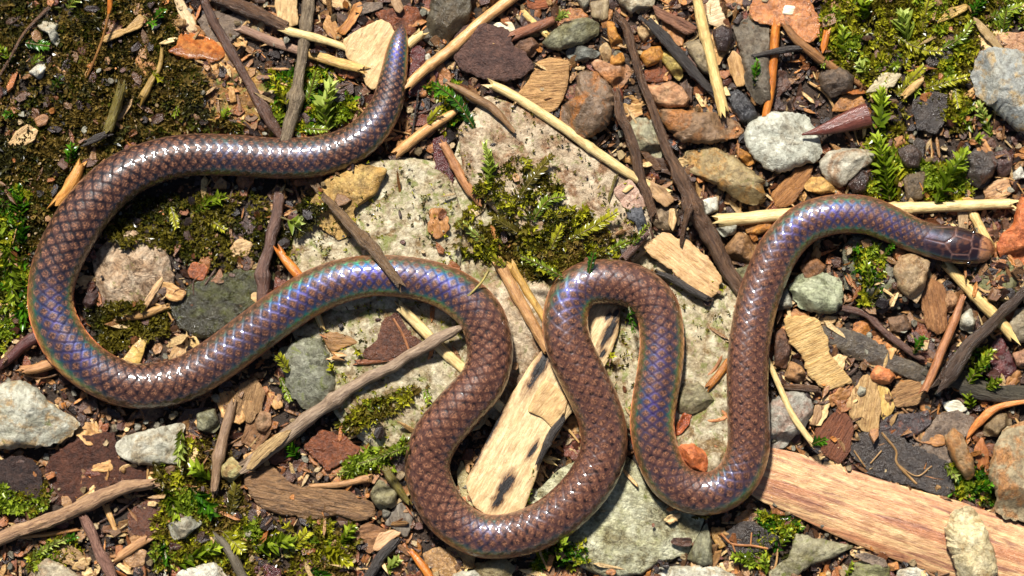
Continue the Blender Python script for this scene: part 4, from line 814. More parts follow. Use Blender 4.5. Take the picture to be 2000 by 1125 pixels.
ST('reddish black bark chunk above the straw end',P_(1940,298,1962,290,1977,312,1972,342,1952,352,1942,330),stone((84,60,58),(112,84,78),(60,40,40),spk=.6,rough=.42),26,name='bark_chunk',cat='bark chunk')
CH('wood_chip','mottled tan chip above the straw end','wood chip',P_(1918,368,1945,352,1968,346,1978,376,1952,398,1925,386),wood((186,132,86),(212,166,120),(90,60,40),spots=.5),5)
ST('cream pointed stone chip at the straw end near the orange stone',P_(1974,342,1994,322,2002,348,1980,352),WHITE,16)
TW('straw','straw stub pointing from the long straw to the snake head','straw',P_(1900,408,1914,440,1930,474),[9,9.5,9],STRAW,rough=.04)
TW('straw','tan straw slanting away below the snake head','straw',P_(1846,516,1886,560,1930,606,1978,660),[11,11,11.5,11],STRAW,rough=.04,sides=14)
CH('wood_chip','flat grey stick beneath the long straw by the snake head','wood chip',P_(1868,400,1890,400,1892,450,1872,452),wood((160,130,96),(190,160,124)),5,grain=88)
TW('straw','long pale straw passing under the snake neck','straw',P_(1396,430,1550,416,1720,408,1850,403,1978,399),[13,13,12,11,10],CREAM,rough=.035,sides=16,lift=2,q=.6)
ST('brick-orange flat stone touching the snake snout',P_(1941,482,1955,456,1976,440,1987,392,2020,366,2020,536,1982,524,1956,508),BRICK,40,pw=5,fac=3,lift=4)
ST('smooth tan pebble below the snake neck, beside the brown wood chunk',P_(1742,524,1755,500,1782,494,1817,510,1810,545,1802,570,1790,592,1770,582,1750,558),stone((160,132,98),(190,162,128),(150,104,60),camt=.3,spk=.35,rough=.5),34,fac=2,pw=2.8)
CH('wood_chunk','brown splintered wood chunk below the smooth tan pebble','wood chip',P_(1790,560,1815,540,1846,558,1850,640,1832,656,1810,642,1800,610),wood((150,98,60),(186,132,86),(82,50,34),grain=1.3,bump=1.0),12,grain=100)
ST('pale green-grey stone with dark lines beside the snake',P_(1537,562,1560,535,1600,530,1642,545,1647,582,1636,609,1600,615,1560,602),stone((156,160,128),(186,188,162),(90,92,50),camt=.3,spk=.5,band=.5),38,fac=4,rnd=.3)
ST('small grey pebble beside the pale green-grey stone',P_(1513,578,1538,560,1549,600,1516,608),GREY,22)
ST('rusty brown crumbs clod under the snake neck bend',P_(1560,520,1590,500,1615,520,1600,545,1570,545),stone((130,86,54),(164,112,70),(80,52,36),spk=.7),18,name='clod',cat='clod',lump=.3)
# ---------------- right side, below the head
CH('leaf','orange rotting leaf under the purple-brown twig','leaf',P_(1666,628,1710,622,1722,650,1756,680,1778,704,1742,700,1700,672,1664,656),leafm((166,98,44),(196,130,66),(90,54,30)),4,wave=.3)
CH('leaf','dark decayed leaf with a fraying edge below the orange rotting leaf','leaf',P_(1596,632,1650,642,1692,652,1722,672,1742,690,1800,712,1824,744,1790,746,1740,724,1700,710,1664,702,1640,684,1608,668),leafm((66,54,44),(96,84,68),(36,28,24),rough=.45),6,wave=.25,rough=.13)
CH('wood_chip','pale chip under the pale green-grey stone','wood chip',P_(1588,614,1638,618,1628,632,1596,634),TANW,4)
CH('wood_chip','tan frayed wood chip with comb-like ragged sides','wood chip',P_(1527,620,1560,614,1598,624,1616,660,1621,690,1640,715,1667,746,1642,757,1612,762,1578,736,1568,700,1544,672,1534,646),wood((214,166,100),(236,200,142),(150,100,56),spots=.1,grain=1.6,bump=.9),8,grain=25,rough=.1,lift=5)
ST('brown soil lump beside the frayed tan chip',P_(1528,736,1544,704,1566,714,1577,740,1560,750),stone((160,112,70),(188,142,96),(100,66,40),spk=.7),24,name='clod',cat='clod',lump=.35)
ST('reddish dark clod between the snake and the frayed tan chip',P_(1508,650,1530,640,1545,680,1536,720,1512,716),stone((96,62,44),(128,86,60),(60,38,30),spk=.7),20,name='clod',cat='clod',lump=.3)
TW('twig','dark twig stub above the textured grey stone','twig',P_(1530,756,1566,757,1604,762),[6,7,6],DKTW)
ST('textured grey stone beside the snake with a thin straw across it',P_(1497,792,1530,765,1570,765,1590,790,1582,820,1562,845,1532,872,1497,878),stone((150,142,132),(186,180,172),(160,110,90),camt=.3,spk=.5,band=.3),36,fac=3)
CH('wood_chip','tan fluted wood chip with a black spot','wood chip',P_(1648,792,1664,760,1690,728,1710,738,1722,790,1716,842,1690,846,1664,822),wood((186,144,92),(214,176,126),(120,80,50),grain=1.3,bump=.8),7,grain=80,curl=.3)
CH('wood_chip','yellow flat chip under the fluted wood chip','wood chip',P_(1714,744,1736,758,1748,796,1726,824,1712,800),wood((206,166,88),(226,190,120),(140,100,50)),4)
ST('orange-red nubbly stone above the fluted wood chip',P_(1697,735,1710,712,1736,720,1750,735,1737,749,1708,752),stone((206,116,60),(226,144,92),(130,70,40),spk=.6),26)
CH('wood_chip','brown fibrous squarish chip under the rusty stick','wood chip',P_(1734,772,1755,745,1790,733,1806,744,1808,776,1790,792,1750,797),wood((156,112,70),(188,144,98),(96,62,40),grain=1.5,bump=.9),7,grain=20,lift=4)
ST('brown earthy clod beside the purple-brown twig',P_(1732,622,1768,612,1782,640,1764,652,1738,648),stone((112,82,60),(140,106,80),(70,50,38),spk=.8),22,name='clod',cat='clod',lump=.35)
ST('granular tan lump beside the splintered wood chunk',P_(1840,572,1858,566,1872,582,1862,610,1846,612),stone((180,130,88),(206,160,118),(120,80,50),spk=.6),20,name='clod',cat='clod',lump=.4)
TW('twig','purple-brown scaly twig over the orange rotting leaf','twig',P_(1646,600,1690,616,1730,650,1770,680,1804,702),[6,7.5,7.5,7,5],PURTW,rough=.14,lift=4)
ST('light grey upright stone beside the dark right-hand branch'.replace(' right-hand',''),P_(1870,622,1895,600,1904,626,1899,652,1874,642),LGREY,26)
CH('leaf','dark maroon leaf behind the green moss near the dark branch','leaf',P_(1930,680,1955,650,1976,700,1988,720,1952,752,1940,745),DRED,4,wave=.25)
TW('stick','thick charcoal-grey rotten stick at the thick end of the dark branch','stick',P_(1812,722,1862,742,1930,764,2020,774),[14,18,18,18],wood((62,56,46),(90,82,68),(36,30,26),rough=.6,bump=1.0),flat=.6,rough=.14)
TW('twig','thick dark branch crossing the tan slanting straw','branch',P_(2018,556,1962,604,1920,646,1882,686,1860,720,1836,752),[9,10,12,14,17,13],wood((62,46,38),(96,74,60),(34,26,22),rough=.4,bump=.9),lift=8,sides=16,ridge=.15)
TW('stick','straight rusty brown stick above the fibrous squarish chip','stick',P_(1881,578,1856,645,1830,708,1803,764),[6,8.5,9,8],wood((158,98,62),(190,130,88),(100,58,38),spots=.2,rough=.45),lift=8,sides=14,rough=.04)
ST('taupe pebble at the end of the tan slanting straw',P_(1967,632,1985,605,2014,592,2014,668,1980,670),stone((134,120,100),(160,146,124),(110,90,64),rough=.5),30,fac=2)
ST('small pinkish stone below the taupe pebble',P_(1975,690,2012,676,2012,712,1984,716),stone((170,118,92),(196,146,118)),18)
CH('leaf','dark veined leaf half under the bamboo sheath','leaf',P_(1654,866,1690,838,1726,836,1745,860,1740,900,1716,930,1680,915),DLEAF,3,wave=.2)
LEAFV('leaf','black-brown leaf with tan veins beside the bamboo sheath',P_(1655,880,1700,836,1760,850,1800,878,1850,900,1866,952,1846,972,1780,950,1710,935),DLEAF,[P_(1722,845,1750,880,1752,905,1790,945),P_(1668,880,1690,912),P_(1752,906,1790,930,1820,910),P_(1700,905,1722,880)],vm=(164,124,78),wave=.12,lift=3)
CH('leaf','grey-brown mottled leaf above the veined black leaf','leaf',P_(1770,892,1800,850,1836,806,1870,800,1906,816,1884,862,1856,908,1812,898),GLEAF,4,wave=.18,lift=3)
CH('leaf','black leaf edge with a red rim above the grey-brown leaf','leaf',P_(1712,838,1730,812,1790,806,1812,800,1822,826,1790,850,1740,862),leafm((50,38,38),(76,60,58),(150,80,46),spots=.25),4,wave=.2,lift=2)
CH('wood_chip','white curled bark chip above the orange root','bark chip',P_(1840,786,1870,779,1892,800,1862,811,1846,802),wood((220,212,196),(240,234,222),(170,150,120)),4,curl=.5,lift=5)
CH('wood_chip','red-brown fibrous wood beside the textured grey stone','wood chip',P_(1588,842,1625,806,1640,790,1668,830,1662,880,1642,908,1604,884),wood((112,62,40),(146,88,58),(66,36,26),grain=1.4,bump=1.0),8,grain=60)
CH('husk','brown husk between the textured grey stone and the red-brown wood','husk',P_(1580,830,1592,788,1604,790,1606,815,1594,832),wood((150,112,78),(182,142,104)),5)
TW('straw','thin cream straw lying across the textured grey stone','straw',P_(1490,686,1520,750,1550,812,1586,866),[4.5,6,6.5,6],CREAM,rough=.03,lift=4)
ST('brown finger-shaped stone beside the veined black leaf',P_(1841,852,1862,834,1880,850,1902,905,1902,931,1888,939,1870,917,1851,882),stone((140,108,72),(170,136,98),(176,116,56),camt=.4,spk=.4),34,fac=4,pw=3)
ST('small taupe stone above the large rusty-grey stone',P_(1918,832,1945,805,1972,804,1977,830,1946,854,1920,852),stone((122,98,68),(152,126,92),(100,70,46)),26)
TW('root','bright orange root fork above the small taupe stone','root',P_(1888,856,1914,822,1940,800,1972,790,2010,784),[5,8,8,6,4],wood((214,122,58),(234,156,92),(160,80,36),rough=.45))
CH('wood_chip','orange-brown bark sliver beside the large rusty-grey stone','bark chip',P_(1902,872,1918,852,1930,880,1932,905,1912,920,1904,900),wood((150,84,40),(196,128,74),(70,40,24)),6)
ST('large flat rusty-grey stone lapping over the bamboo sheath',P_(1928,912,1944,860,1960,835,2022,812,2022,1022,1960,1012,1938,992,1945,970,1930,942),stone((142,124,96),(172,154,124),(176,122,72),camt=.5,spk=.35,moss=.12),44,pw=5,fac=3,lift=10)
# ---------------- bottom edge, right of centre
ST('grey stone chip touching the large greenish flat stone',P_(1338,1092,1360,1050,1380,1018,1390,1060,1392,1102,1368,1104),GGREEN,26,fac=4)
ST('pale flat stone beside the grey stone chip and greenish flat stone',P_(1240,1145,1290,1106,1390,1102,1486,1145),LGREY,22)
LEAFV('leaf','black leaf with orange veins below the snake bend',P_(1406,1046,1440,1022,1470,1018,1525,1050,1500,1076,1440,1084,1420,1066),DLEAF,[P_(1408,1042,1430,1062,1470,1066,1500,1072),P_(1430,1062,1436,1078),P_(1466,1064,1468,1040)],vm=(176,112,64),wave=.15,lift=6)
CH('leaf','yellow-brown leaf rim beside the orange-veined black leaf','leaf',P_(1388,1028,1410,1030,1420,1066,1404,1072,1390,1050),leafm((160,116,56),(190,146,80),(80,56,30)),3,lift=4)
ST('grey-green mossy slab stone under the bamboo sheath edge',P_(1496,1120,1540,1085,1552,1040,1600,1052,1668,1066,1622,1092,1580,1106,1526,1145),stone((140,132,104),(172,164,138),(110,100,50),moss=.35),26)
ST('mossy olive stone tucked under the bamboo sheath',P_(1655,1145,1665,1098,1700,1085,1735,1100,1745,1145),stone((112,108,72),(140,136,96),(90,70,40),moss=.3),26)
CH('leaf','curled grey-brown leaf rim under the bamboo sheath','leaf',P_(1665,1084,1690,1078,1730,1092,1736,1108,1712,1108,1690,1098),GLEAF,4,curl=.6)
ST('orange nub of stone under the bamboo sheath edge',P_(1732,1100,1752,1096,1757,1112,1738,1116),stone((206,130,70),(226,156,98)),18)
ST('pale grey stone chip tucked under the bamboo sheath',P_(1752,1112,1790,1106,1815,1122,1790,1145,1750,1145),LGREY,16)
ST('brown round stone beside the mossy slab stone and amber pebble',P_(1536,1145,1545,1116,1562,1112,1568,1145),BSTONE,22)
ST('amber round pebble beside the orange-brown husk',P_(1592,1145,1600,1118,1612,1116,1618,1145),OCHRE,22)
CH('husk','orange-brown curled husk beside the amber pebble','husk',P_(1622,1128,1628,1100,1648,1108,1656,1140,1636,1148),wood((160,96,52),(192,128,80)),5,curl=.6)
ST('rounded orange stone inside the last tight bend',P_(1318,878,1330,866,1352,866,1376,880,1384,902,1378,922,1350,914,1330,894),BRICK,30,pw=3)
CH('husk','glossy red-brown curled husk between two snake stretches','husk',P_(1320,830,1334,805,1352,806,1346,830,1328,850,1316,852),leafm((140,62,28),(176,92,48),(70,30,20),rough=.3),4,curl=.9,lift=4)
TW('root','thin orange rootlet curling on the fissured rock','rootlet',P_(1360,740,1384,732,1402,710,1416,680),[2,4,4,3],wood((150,92,48),(180,120,70)),sides=9)
TW('splinter','short amber splinter beside the straight stretch of snake','splinter',P_(1382,758,1400,738,1424,704),[7,8,7],wood((156,92,36),(190,124,56),(100,54,24),rough=.35))
TW('root','pale orange rootlet loop near the last bend','rootlet',P_(1362,818,1390,822,1418,814,1404,795,1395,780),[2.5,4,4,3,2],wood((196,120,72),(216,150,100)),sides=9)
ST('grey-brown stone wedge between two snake stretches',P_(1320,790,1332,740,1360,742,1396,780,1384,796,1352,808,1326,808),stone((126,116,88),(154,142,112),(110,90,60),moss=.2),24,fac=4)
# bamboo: a long slat with burnt spots, and the big sheath
def burn_marks(o):
    """scorched spots on the slat: dark ellipses with brown rims, placed on the slat itself"""
    g = o.rotation_euler.z; ca, sa = math.cos(-g), math.sin(-g); mat = o.data.materials[0].copy(); o.data.materials[0] = mat; t = mat.node_tree
    bs = next(n for n in t.nodes if n.type == 'BSDF_PRINCIPLED'); b = NB.__new__(NB); b.m = mat; b.t = t
    src = bs.inputs['Base Color'].links[0].from_socket; gc, off = gcoord(b); nz = b.noise(b.vec(gc, (.45, 1.7, 1), off), 1.0, 6, .72, .5); tot = None
    for x, y, L, w_ in [(1056,716,50,10),(958,838,62,9),(926,896,30,8),(988,948,26,11),(974,974,18,9),(1188,616,10,5),(1203,612,12,5),(1177,690,12,5),(1190,648,34,8),(1040,880,18,5)]:
        wx, wy, _ = W(x, y, o.location.z / S); dx, dy = wx - o.location.x, wy - o.location.y; lx, ly = (dx * ca - dy * sa) * 1000, (dx * sa + dy * ca) * 1000
        q = b.n('ShaderNodeVectorMath', {'operation': 'MULTIPLY_ADD'}, _0=gc, _1=(10 / L, 10 / w_, 0), _2=(-lx * 10 / L, -ly * 10 / w_, 0)).outputs[0]
        d = b.n('ShaderNodeVectorMath', {'operation': 'LENGTH'}, _0=q).outputs['Value']; tot = d if tot is None else b.math('MINIMUM', tot, d)
    d = b.math('ADD', tot, b.math('MULTIPLY', b.math('SUBTRACT', nz, .5), 2.4))
    c = b.mix(b.rng(d, 1.75, .8), src, C(120, 80, 48)); c = b.mix(b.rng(d, .98, .74), c, C(26, 20, 18)); t.links.new(c, bs.inputs['Base Color'])
BSLAT = CH('bamboo_strip','pale bamboo slat with black burnt marks inside the lower loop','bamboo slat',P_(1148,588,1212,596,1208,650,1185,712,1130,790,1106,820,1085,856,1062,886,1046,936,1020,1006,960,1014,924,988,908,942,938,884,985,792,1040,704,1100,640),wood((212,174,126),(240,214,172),(176,130,86),spots=.1,grain=1.1,bump=.4),10,grain=61,rough=.03,curl=-.1,lift=10,q=.8)
burn_marks(BSLAT)
CH('bamboo_flake','plain tan striped flake on the burnt bamboo slat','bamboo flake',P_(1028,802,1064,738,1110,776,1102,812,1080,838,1060,816),wood((208,166,112),(226,188,136),(170,126,80),spots=.04,grain=2.0),4,grain=50,rough=.03)
CH('leaf','pale olive leaf between the snake and the burnt bamboo slat','leaf',P_(890,920,902,896,916,930,934,984,920,992,900,966),leafm((160,144,100),(186,170,126),(120,100,60),spots=.2),3)
TW('straw','tiny cream straw stub beside the burnt bamboo slat','straw',P_(1062,892,1080,898),[7,7],CREAM)
TW('stick','black charred twig beside the burnt bamboo slat','twig',P_(1050,905,1078,850,1102,815),[5,8,6],SLATE,rough=.2)
TW('stick','tan grooved stick running into the tight snake loop','stick',P_(972,506,1000,560,1038,626,1074,690),[10,11,11,10],wood((178,126,78),(208,160,108),(110,70,44),grain=1.3),lift=2)
TW('stick','yellower thin stick beside the tan grooved one','stick',P_(1000,516,1036,580,1068,632),[8,8,7],wood((186,140,66),(212,170,96),(120,80,40)))
CH('bamboo_sheath','long pinkish-tan bamboo sheath with brown streaks','bamboo sheath',P_(1328,846,1372,852,1440,866,1500,873,1560,885,1640,910,1720,936,1800,960,1880,981,1950,1006,2030,1036,2030,1150,1900,1146,1780,1106,1700,1076,1620,1041,1540,1001,1490,982,1430,940,1380,895),wood((208,154,114),(238,200,150),(146,94,80),spots=.06,grain=1.3,rough=.42,bump=.5,stripe=1.0),6,grain=-18.5,rough=.008,curl=-.34,q=.85,lift=8)
ST('cream stone with brown top standing on the bamboo sheath',P_(1842,1032,1855,1000,1885,987,1906,995,1922,1030,1941,1080,1947,1116,1928,1145,1872,1145,1861,1092,1846,1062),stone((206,186,142),(230,214,180),(168,132,80),camt=.4,spk=.35),46,fac=5,pw=3.2,rnd=.35)
# ---------------- left side, inside and around the big loop
TW('stick','smooth orange-tan stick pinned behind the big loop','stick',P_(158,318,140,355,112,398),[9,12,11],wood((204,138,66),(230,172,100),(140,84,40),spots=.15,rough=.4),lift=4)
CH('wood_chip','tan chip at the inner edge of the big loop','wood chip',P_(146,548,162,536,188,540,184,562,158,566),TANW,5)
ST('dark purple soft lump inside the big loop',P_(160,592,178,560,192,566,188,596,170,604),stone((66,42,40),(90,60,56),(40,26,26),spk=.5),18,name='clod',cat='clod')
CH('leaf','rust-red square leaf chip inside the big loop','leaf',P_(366,528,378,510,409,521,399,549,370,542),leafm((140,70,32),(170,96,50),(80,40,22)),4,curl=.2)
CH('leaf','brown ragged chip beside the rust-red square chip','leaf',P_(409,550,420,540,430,524,442,550,426,559),leafm((126,86,60),(156,112,80),(76,50,36)),4)
CH('wood_chip','smooth tan patch of wood in the olive moss','wood chip',P_(444,488,468,464,498,476,484,500,456,504),wood((196,156,108),(216,180,134)),6)
TW('stick','tan stick lying across the olive moss inside the loop','stick',P_(230,624,280,614,332,598),[6,9,6],wood((168,124,70),(196,152,96),(100,66,36)),lift=2)
CH('wood_chip','splintered pale chip leaning on the pinkish rock','wood chip',P_(275,598,298,560,318,538,320,548,300,582,284,606),wood((206,160,112),(228,190,146)),3,lift=6)
CH('leaf','yellow pointed dry leaf standing against the big loop','leaf',P_(291,641,286,668,274,712,238,706,258,676),leafm((190,150,78),(208,172,100),(150,110,56),spots=.15,bump=.3),3,curl=-.3,lift=6,tilt=(.1,.0))
CH('husk','tan curled husk near the bottom of the big loop','husk',P_(328,702,340,672,354,662,372,684,344,710),wood((186,142,96),(212,172,126)),4,curl=.6)
CH('husk','pale ochre shard beside the tan curled husk','husk',P_(360,672,380,652,392,672,380,690),wood((206,166,104),(224,188,130)),4,curl=.4)
TW('stick','wine-dark root hidden at the outer edge of the big loop','root',P_(-10,722,24,696,60,664,92,650),[8,10,12,10],wood((74,38,36),(104,58,54),(44,24,24),rough=.5))
TW('stick','short tan stick poking from under the big loop','stick',P_(42,722,76,718,118,708),[8,10,9],wood((172,118,72),(204,150,100),(110,70,42)),lift=4)
ST('large pale grey angular stone with rusty freckles',P_(-20,756,20,744,40,741,76,756,100,785,150,814,160,830,130,861,90,873,-20,878),stone((170,166,150),(200,196,184),(178,138,80),camt=.4,spk=.35,moss=.1),54,fac=4,rnd=.3,pw=4)
ST('pale grey stone in the shadow below the big loop',P_(222,866,250,848,300,836,362,824,352,890,346,906,300,908,266,906,236,892),LGREY,32,fac=4,rnd=.3)
ST('grey-green pebble between pale stone and the upright twig',P_(384,808,420,796,432,830,420,846,386,838),GGREEN,30,fac=3)
CH('leaf','large fibrous dark brown leaf under the long tan branch','leaf',P_(84,930,96,896,150,850,222,842,232,900,282,914,292,942,210,972,130,988,88,982),leafm((76,44,34),(104,64,48),(44,28,24),spots=.5,rough=.5,bump=1.0),5,wave=.3)
CH('leaf','black crumbling leaf beside the large fibrous brown leaf','leaf',P_(-16,900,40,886,80,910,84,960,60,990,-16,1000),leafm((50,36,34),(76,56,50),(30,22,22),spots=.5,rough=.5,bump=1.0),5,wave=.3)
CH('bark_flake','fibrous tan bark curl beside the upright knotted twig','bark chip',P_(452,800,470,748,500,736,520,762,512,800,486,830),wood((152,114,78),(186,146,104),(90,62,42),grain=1.5,bump=1.0),6,curl=.4)
CH('bark_flake','crumpled brown bark below the tan bark curl','bark chip',P_(470,862,484,820,520,806,530,846,500,880),wood((130,90,60),(164,120,82),(76,50,34),bump=1.0),6,wave=.3)
ST('pinkish fungus-like knob on the bark curl',P_(497,822,510,800,528,806,532,830,518,844,502,840),stone((166,124,92),(192,150,118)),16,name='clod',cat='clod')
TW('twig','upright knotted twig below the big loop','twig',P_(452,786,438,838,426,892,418,960),[9,10,10,8],wood((134,104,82),(170,138,110),(80,56,44)),knots=[(.62,4,10)],lift=4)
ST('yellow-green translucent stone beside the upright knotted twig',P_(428,912,454,889,480,920,452,944,434,932),stone((170,158,104),(200,190,140),(160,110,60)),26,fac=4)
ST('grey mossy rock inside the second bend',P_(543,684,590,655,632,660,650,710,658,760,640,792,602,804,570,775,553,722),stone((126,124,108),(156,154,138),(80,80,44),camt=.3,spk=.6,moss=.32,band=.3),40,fac=4,rnd=.3)
TW('stick','round cut stick end beside the grey mossy rock','stick',P_(650,694,664,696),[8,8],PEACH,lift=4)
TW('splinter','tan splinter pair under the iridescent bend','splinter',P_(616,606,630,642),[7,5],STRAW)
LEAFV('leaf','dark brown torn leaf piece with a pale midrib under the cream straw',P_(704,692,735,662,745,626,775,608,800,650,836,674,792,694,760,702,716,702),BLEAF,[P_(768,622,785,650,800,686)],vm=(170,110,72),wave=.12,lift=9)
TW('root','reddish crinkled root along the torn brown leaf','root',P_(694,708,730,706,778,700),[5,5,4],REDTW,rough=.2)
TW('straw','flat cream straw under the grey dried stalk','straw',P_(776,599,832,652,906,724,990,806),[9,10,10,9],CREAM,flat=.6,rough=.04,lift=4)
CH('bark_flake','mossy rusty bark bits beside the grey mossy rock','bark chip',P_(628,652,650,648,690,658,704,672,676,676,650,690,636,676),wood((140,96,50),(170,124,70),(80,60,24),spots=.5),5)
TW('stick','orange stick stub above the iridescent bend','stick',P_(544,486,562,512,592,548),[7,9,9],ORNG,lift=2)
CH('bark_flake','red-brown peeling bark chip below the creeping moss','bark chip',P_(592,872,626,838,680,853,708,880,672,902,640,922,620,902),RBARK,6,wave=.2,lift=6)
CH('wood_chip','rotten brown wood piece with a black end','wood chip',P_(472,932,500,915,532,908,560,945,640,950,682,958,738,986,736,1006,702,1020,660,1006,620,1017,550,1006,500,986),wood((122,88,60),(164,124,86),(56,42,34),spots=.5,grain=.8,bump=1.0),14,grain=-10,wave=.2,curl=-.3)
TW('stick','tan broken stick lying on the rotten wood piece','stick',P_(604,949,664,946,728,934),[5,6,8],wood((166,118,74),(196,148,102),(104,66,42)),lift=1)
ST('olive stone beside the rotten wood piece',P_(722,964,740,934,778,960,772,986,740,998),stone((128,118,86),(156,146,112),(90,80,50)),26)
TW('twig','olive-dark twig leaning on the lower snake bend','twig',P_(754,912,772,946,796,980),[7,9,6],OLTW,lift=4)
CH('wood_chip','grey splintered wood wedge at the lower snake bend','wood chip',P_(750,1024,764,1000,782,978,812,1004,794,1052,772,1034),wood((104,92,84),(140,128,116),(60,50,46)),6,curl=.3)
CH('bark_flake','brown curled bark shard beside the bright moss','bark chip',P_(686,1052,714,1018,760,1036,752,1060,722,1082),BRW,5,curl=.4,wave=.2)
CH('wood_chip','small orange-cream flake on the brown bark shard','wood chip',P_(726,1074,740,1042,764,1034,786,1040,758,1060,738,1078),wood((200,148,104),(226,182,140),(140,94,62)),3,curl=.3,lift=3)
TW('stick','black rotten stick beside the brown curled bark shard','stick',P_(776,1050,748,1084,712,1140),[9,10,9],SLATE)
TW('stick','orange stick stub beside the pale brown leaf','stick',P_(804,1078,826,1108,850,1145),[6,8,8],ORNG,lift=4)
CH('leaf','pale brown leaf below the lowest snake bend','leaf',P_(824,1080,860,1066,886,1082,906,1122,860,1130,836,1110),leafm((160,118,72),(186,146,98),(100,70,44)),4,wave=.15)
CH('leaf','olive-tan leaf touching the lowest snake bend','leaf',P_(868,1068,908,1066,930,1084,926,1112,896,1108),leafm((146,114,66),(176,142,90),(100,76,44)),4,curl=.3)
ST('shaded grey-brown stone beside the lowest snake bend',P_(926,1100,990,1086,1006,1110,994,1150,926,1150),stone((136,120,84),(162,146,108),(110,90,50)),22)
ST('pale stone beside the olive-tan leaf and shaded grey-brown stone',P_(870,1150,885,1118,930,1112,960,1150),LGREY,20)
TW('branch','long tan-purple branch lying across the fibrous brown leaf','branch',P_(-14,1058,60,1030,130,1002,190,976,240,957,300,942),[13,13,13,14,13,9],wood((150,112,86),(190,152,116),(92,60,54),spots=.3,grain=1.2,bump=.8),lift=8,sides=16,ridge=.2)
TW('splinter','orange splinter under the long tan-purple branch','splinter',P_(36,1050,90,1044,152,1034),[3,4.5,4],wood((186,120,60),(212,152,92)))
TW('twig','reddish flaky twig crossing below the long branch','twig',P_(163,1008,180,1048,196,1090,224,1140),[8,10,12,11],wood((134,92,80),(170,128,112),(84,50,46),bump=1.0),rough=.16,lift=6)
CH('leaf','dull brown leaf under the long branch beside moss','leaf',P_(246,1004,280,980,312,968,322,1030,296,1058,256,1042),BLEAF,4,wave=.2)
TW('splinter','short tan blade under the long branch','splinter',P_(206,988,216,1012,228,1044),[6,6,4],TANST,flat=.5)
ST('pale streaked stone with a tan chip lying on it',P_(40,1150,62,1112,92,1088,132,1104,194,1150),stone((178,160,134),(206,192,170),(150,106,70),band=.4),28)
CH('wood_chip','tan chip on the pale streaked stone','wood chip',P_(86,1082,130,1060,156,1072,172,1092,166,1114,130,1102),wood((146,112,72),(176,140,96),(100,70,44)),4,curl=.2)
CH('wood_chip','rusty thin sliver beside the pale streaked stone','wood chip',P_(20,1096,34,1090,34,1150,18,1150),REDTW,5)
TW('stick','tan squared stick beside the reddish flaky twig','stick',P_(222,1092,252,1074,288,1050),[8,9,9],wood((172,120,76),(204,154,106),(110,70,44)),flat=.6)
CH('leaf','translucent tan leaf flake beside the squared stick','leaf',P_(236,1092,262,1072,288,1074,282,1104,258,1110),leafm((158,116,78),(186,146,106),(110,76,50)),3)
ST('grey stone under the bright moss shoots',P_(326,1024,370,1004,398,1020,364,1050,340,1054),GREY,26)
ST('pale stone under the long bright moss shoot',P_(334,1140,352,1112,420,1096,456,1140),WHITE,24)
CH('wood_chip','ridged tan chip below the bright moss shoots','wood chip',P_(390,1062,405,1046,426,1052,424,1070,400,1072),TANW,4)
TW('twig','dark grey twig beside the golden feathery moss','twig',P_(424,1046,454,1090,480,1140),[9,10,9],wood((84,74,62),(120,108,90),(50,42,36)),lift=2)
CH('leaf','purple-grey leaf beside the large glossy moss shoot','leaf',P_(496,1106,520,1100,550,1112,546,1140,500,1140),DRED,4)
CH('leaf','brown folded leaf beside the spiky yellow moss','leaf',P_(570,1106,594,1088,622,1098,618,1112,600,1128,574,1128),BLEAF,4,wave=.3)

# ================================================================== THE SNAKE
SN = [(785,47,7),(784,56,18),(781,72,31),(776,100,43),(768,150,53),(755,205,62),(725,252,69),(680,286,74),(620,305,79),(540,309,79),(450,303,80),(370,303,82),(300,317,85),(228,352,92),(162,421,97),(114,508,95),(99,570,90),(105,622,91),(133,677,93),(182,722,90),(243,750,88),(300,753,88),(360,739,88),(420,705,88),(480,661,88),(540,616,88),(600,577,87),(660,551,85),(720,539,80),(780,540,80),(838,550,82),(890,572,86),(938,615,89),(957,678,89),(944,742,90),(895,800,92),(853,852,92),(835,903,88),(843,952,88),(874,1006,88),(928,1042,86),(980,1048,86),(1040,1034,89),(1098,1000,91),(1150,945,92),(1178,885,91),(1177,830,90),(1160,780,91),(1136,730,91),(1113,680,90),(1104,632,88),(1113,585,87),(1142,556,86),(1192,550,86),(1245,563,86),(1283,603,86),(1293,660,86),(1289,720,87),(1279,780,87),(1274,830,86),(1283,882,85),(1308,934,84),(1350,961,84),(1400,961,84),(1441,931,84),(1461,880,83),(1462,820,82),(1460,760,81),(1461,700,80),(1467,650,80),(1477,600,81),(1494,548,82),(1524,485,81),(1570,438,79),(1628,419,77),(1690,420,74),(1738,437,71),(1785,459,67),(1830,472,70),(1868,479,73),(1898,484,67),(1922,488,53),(1935,490,34),(1942,491,10)]
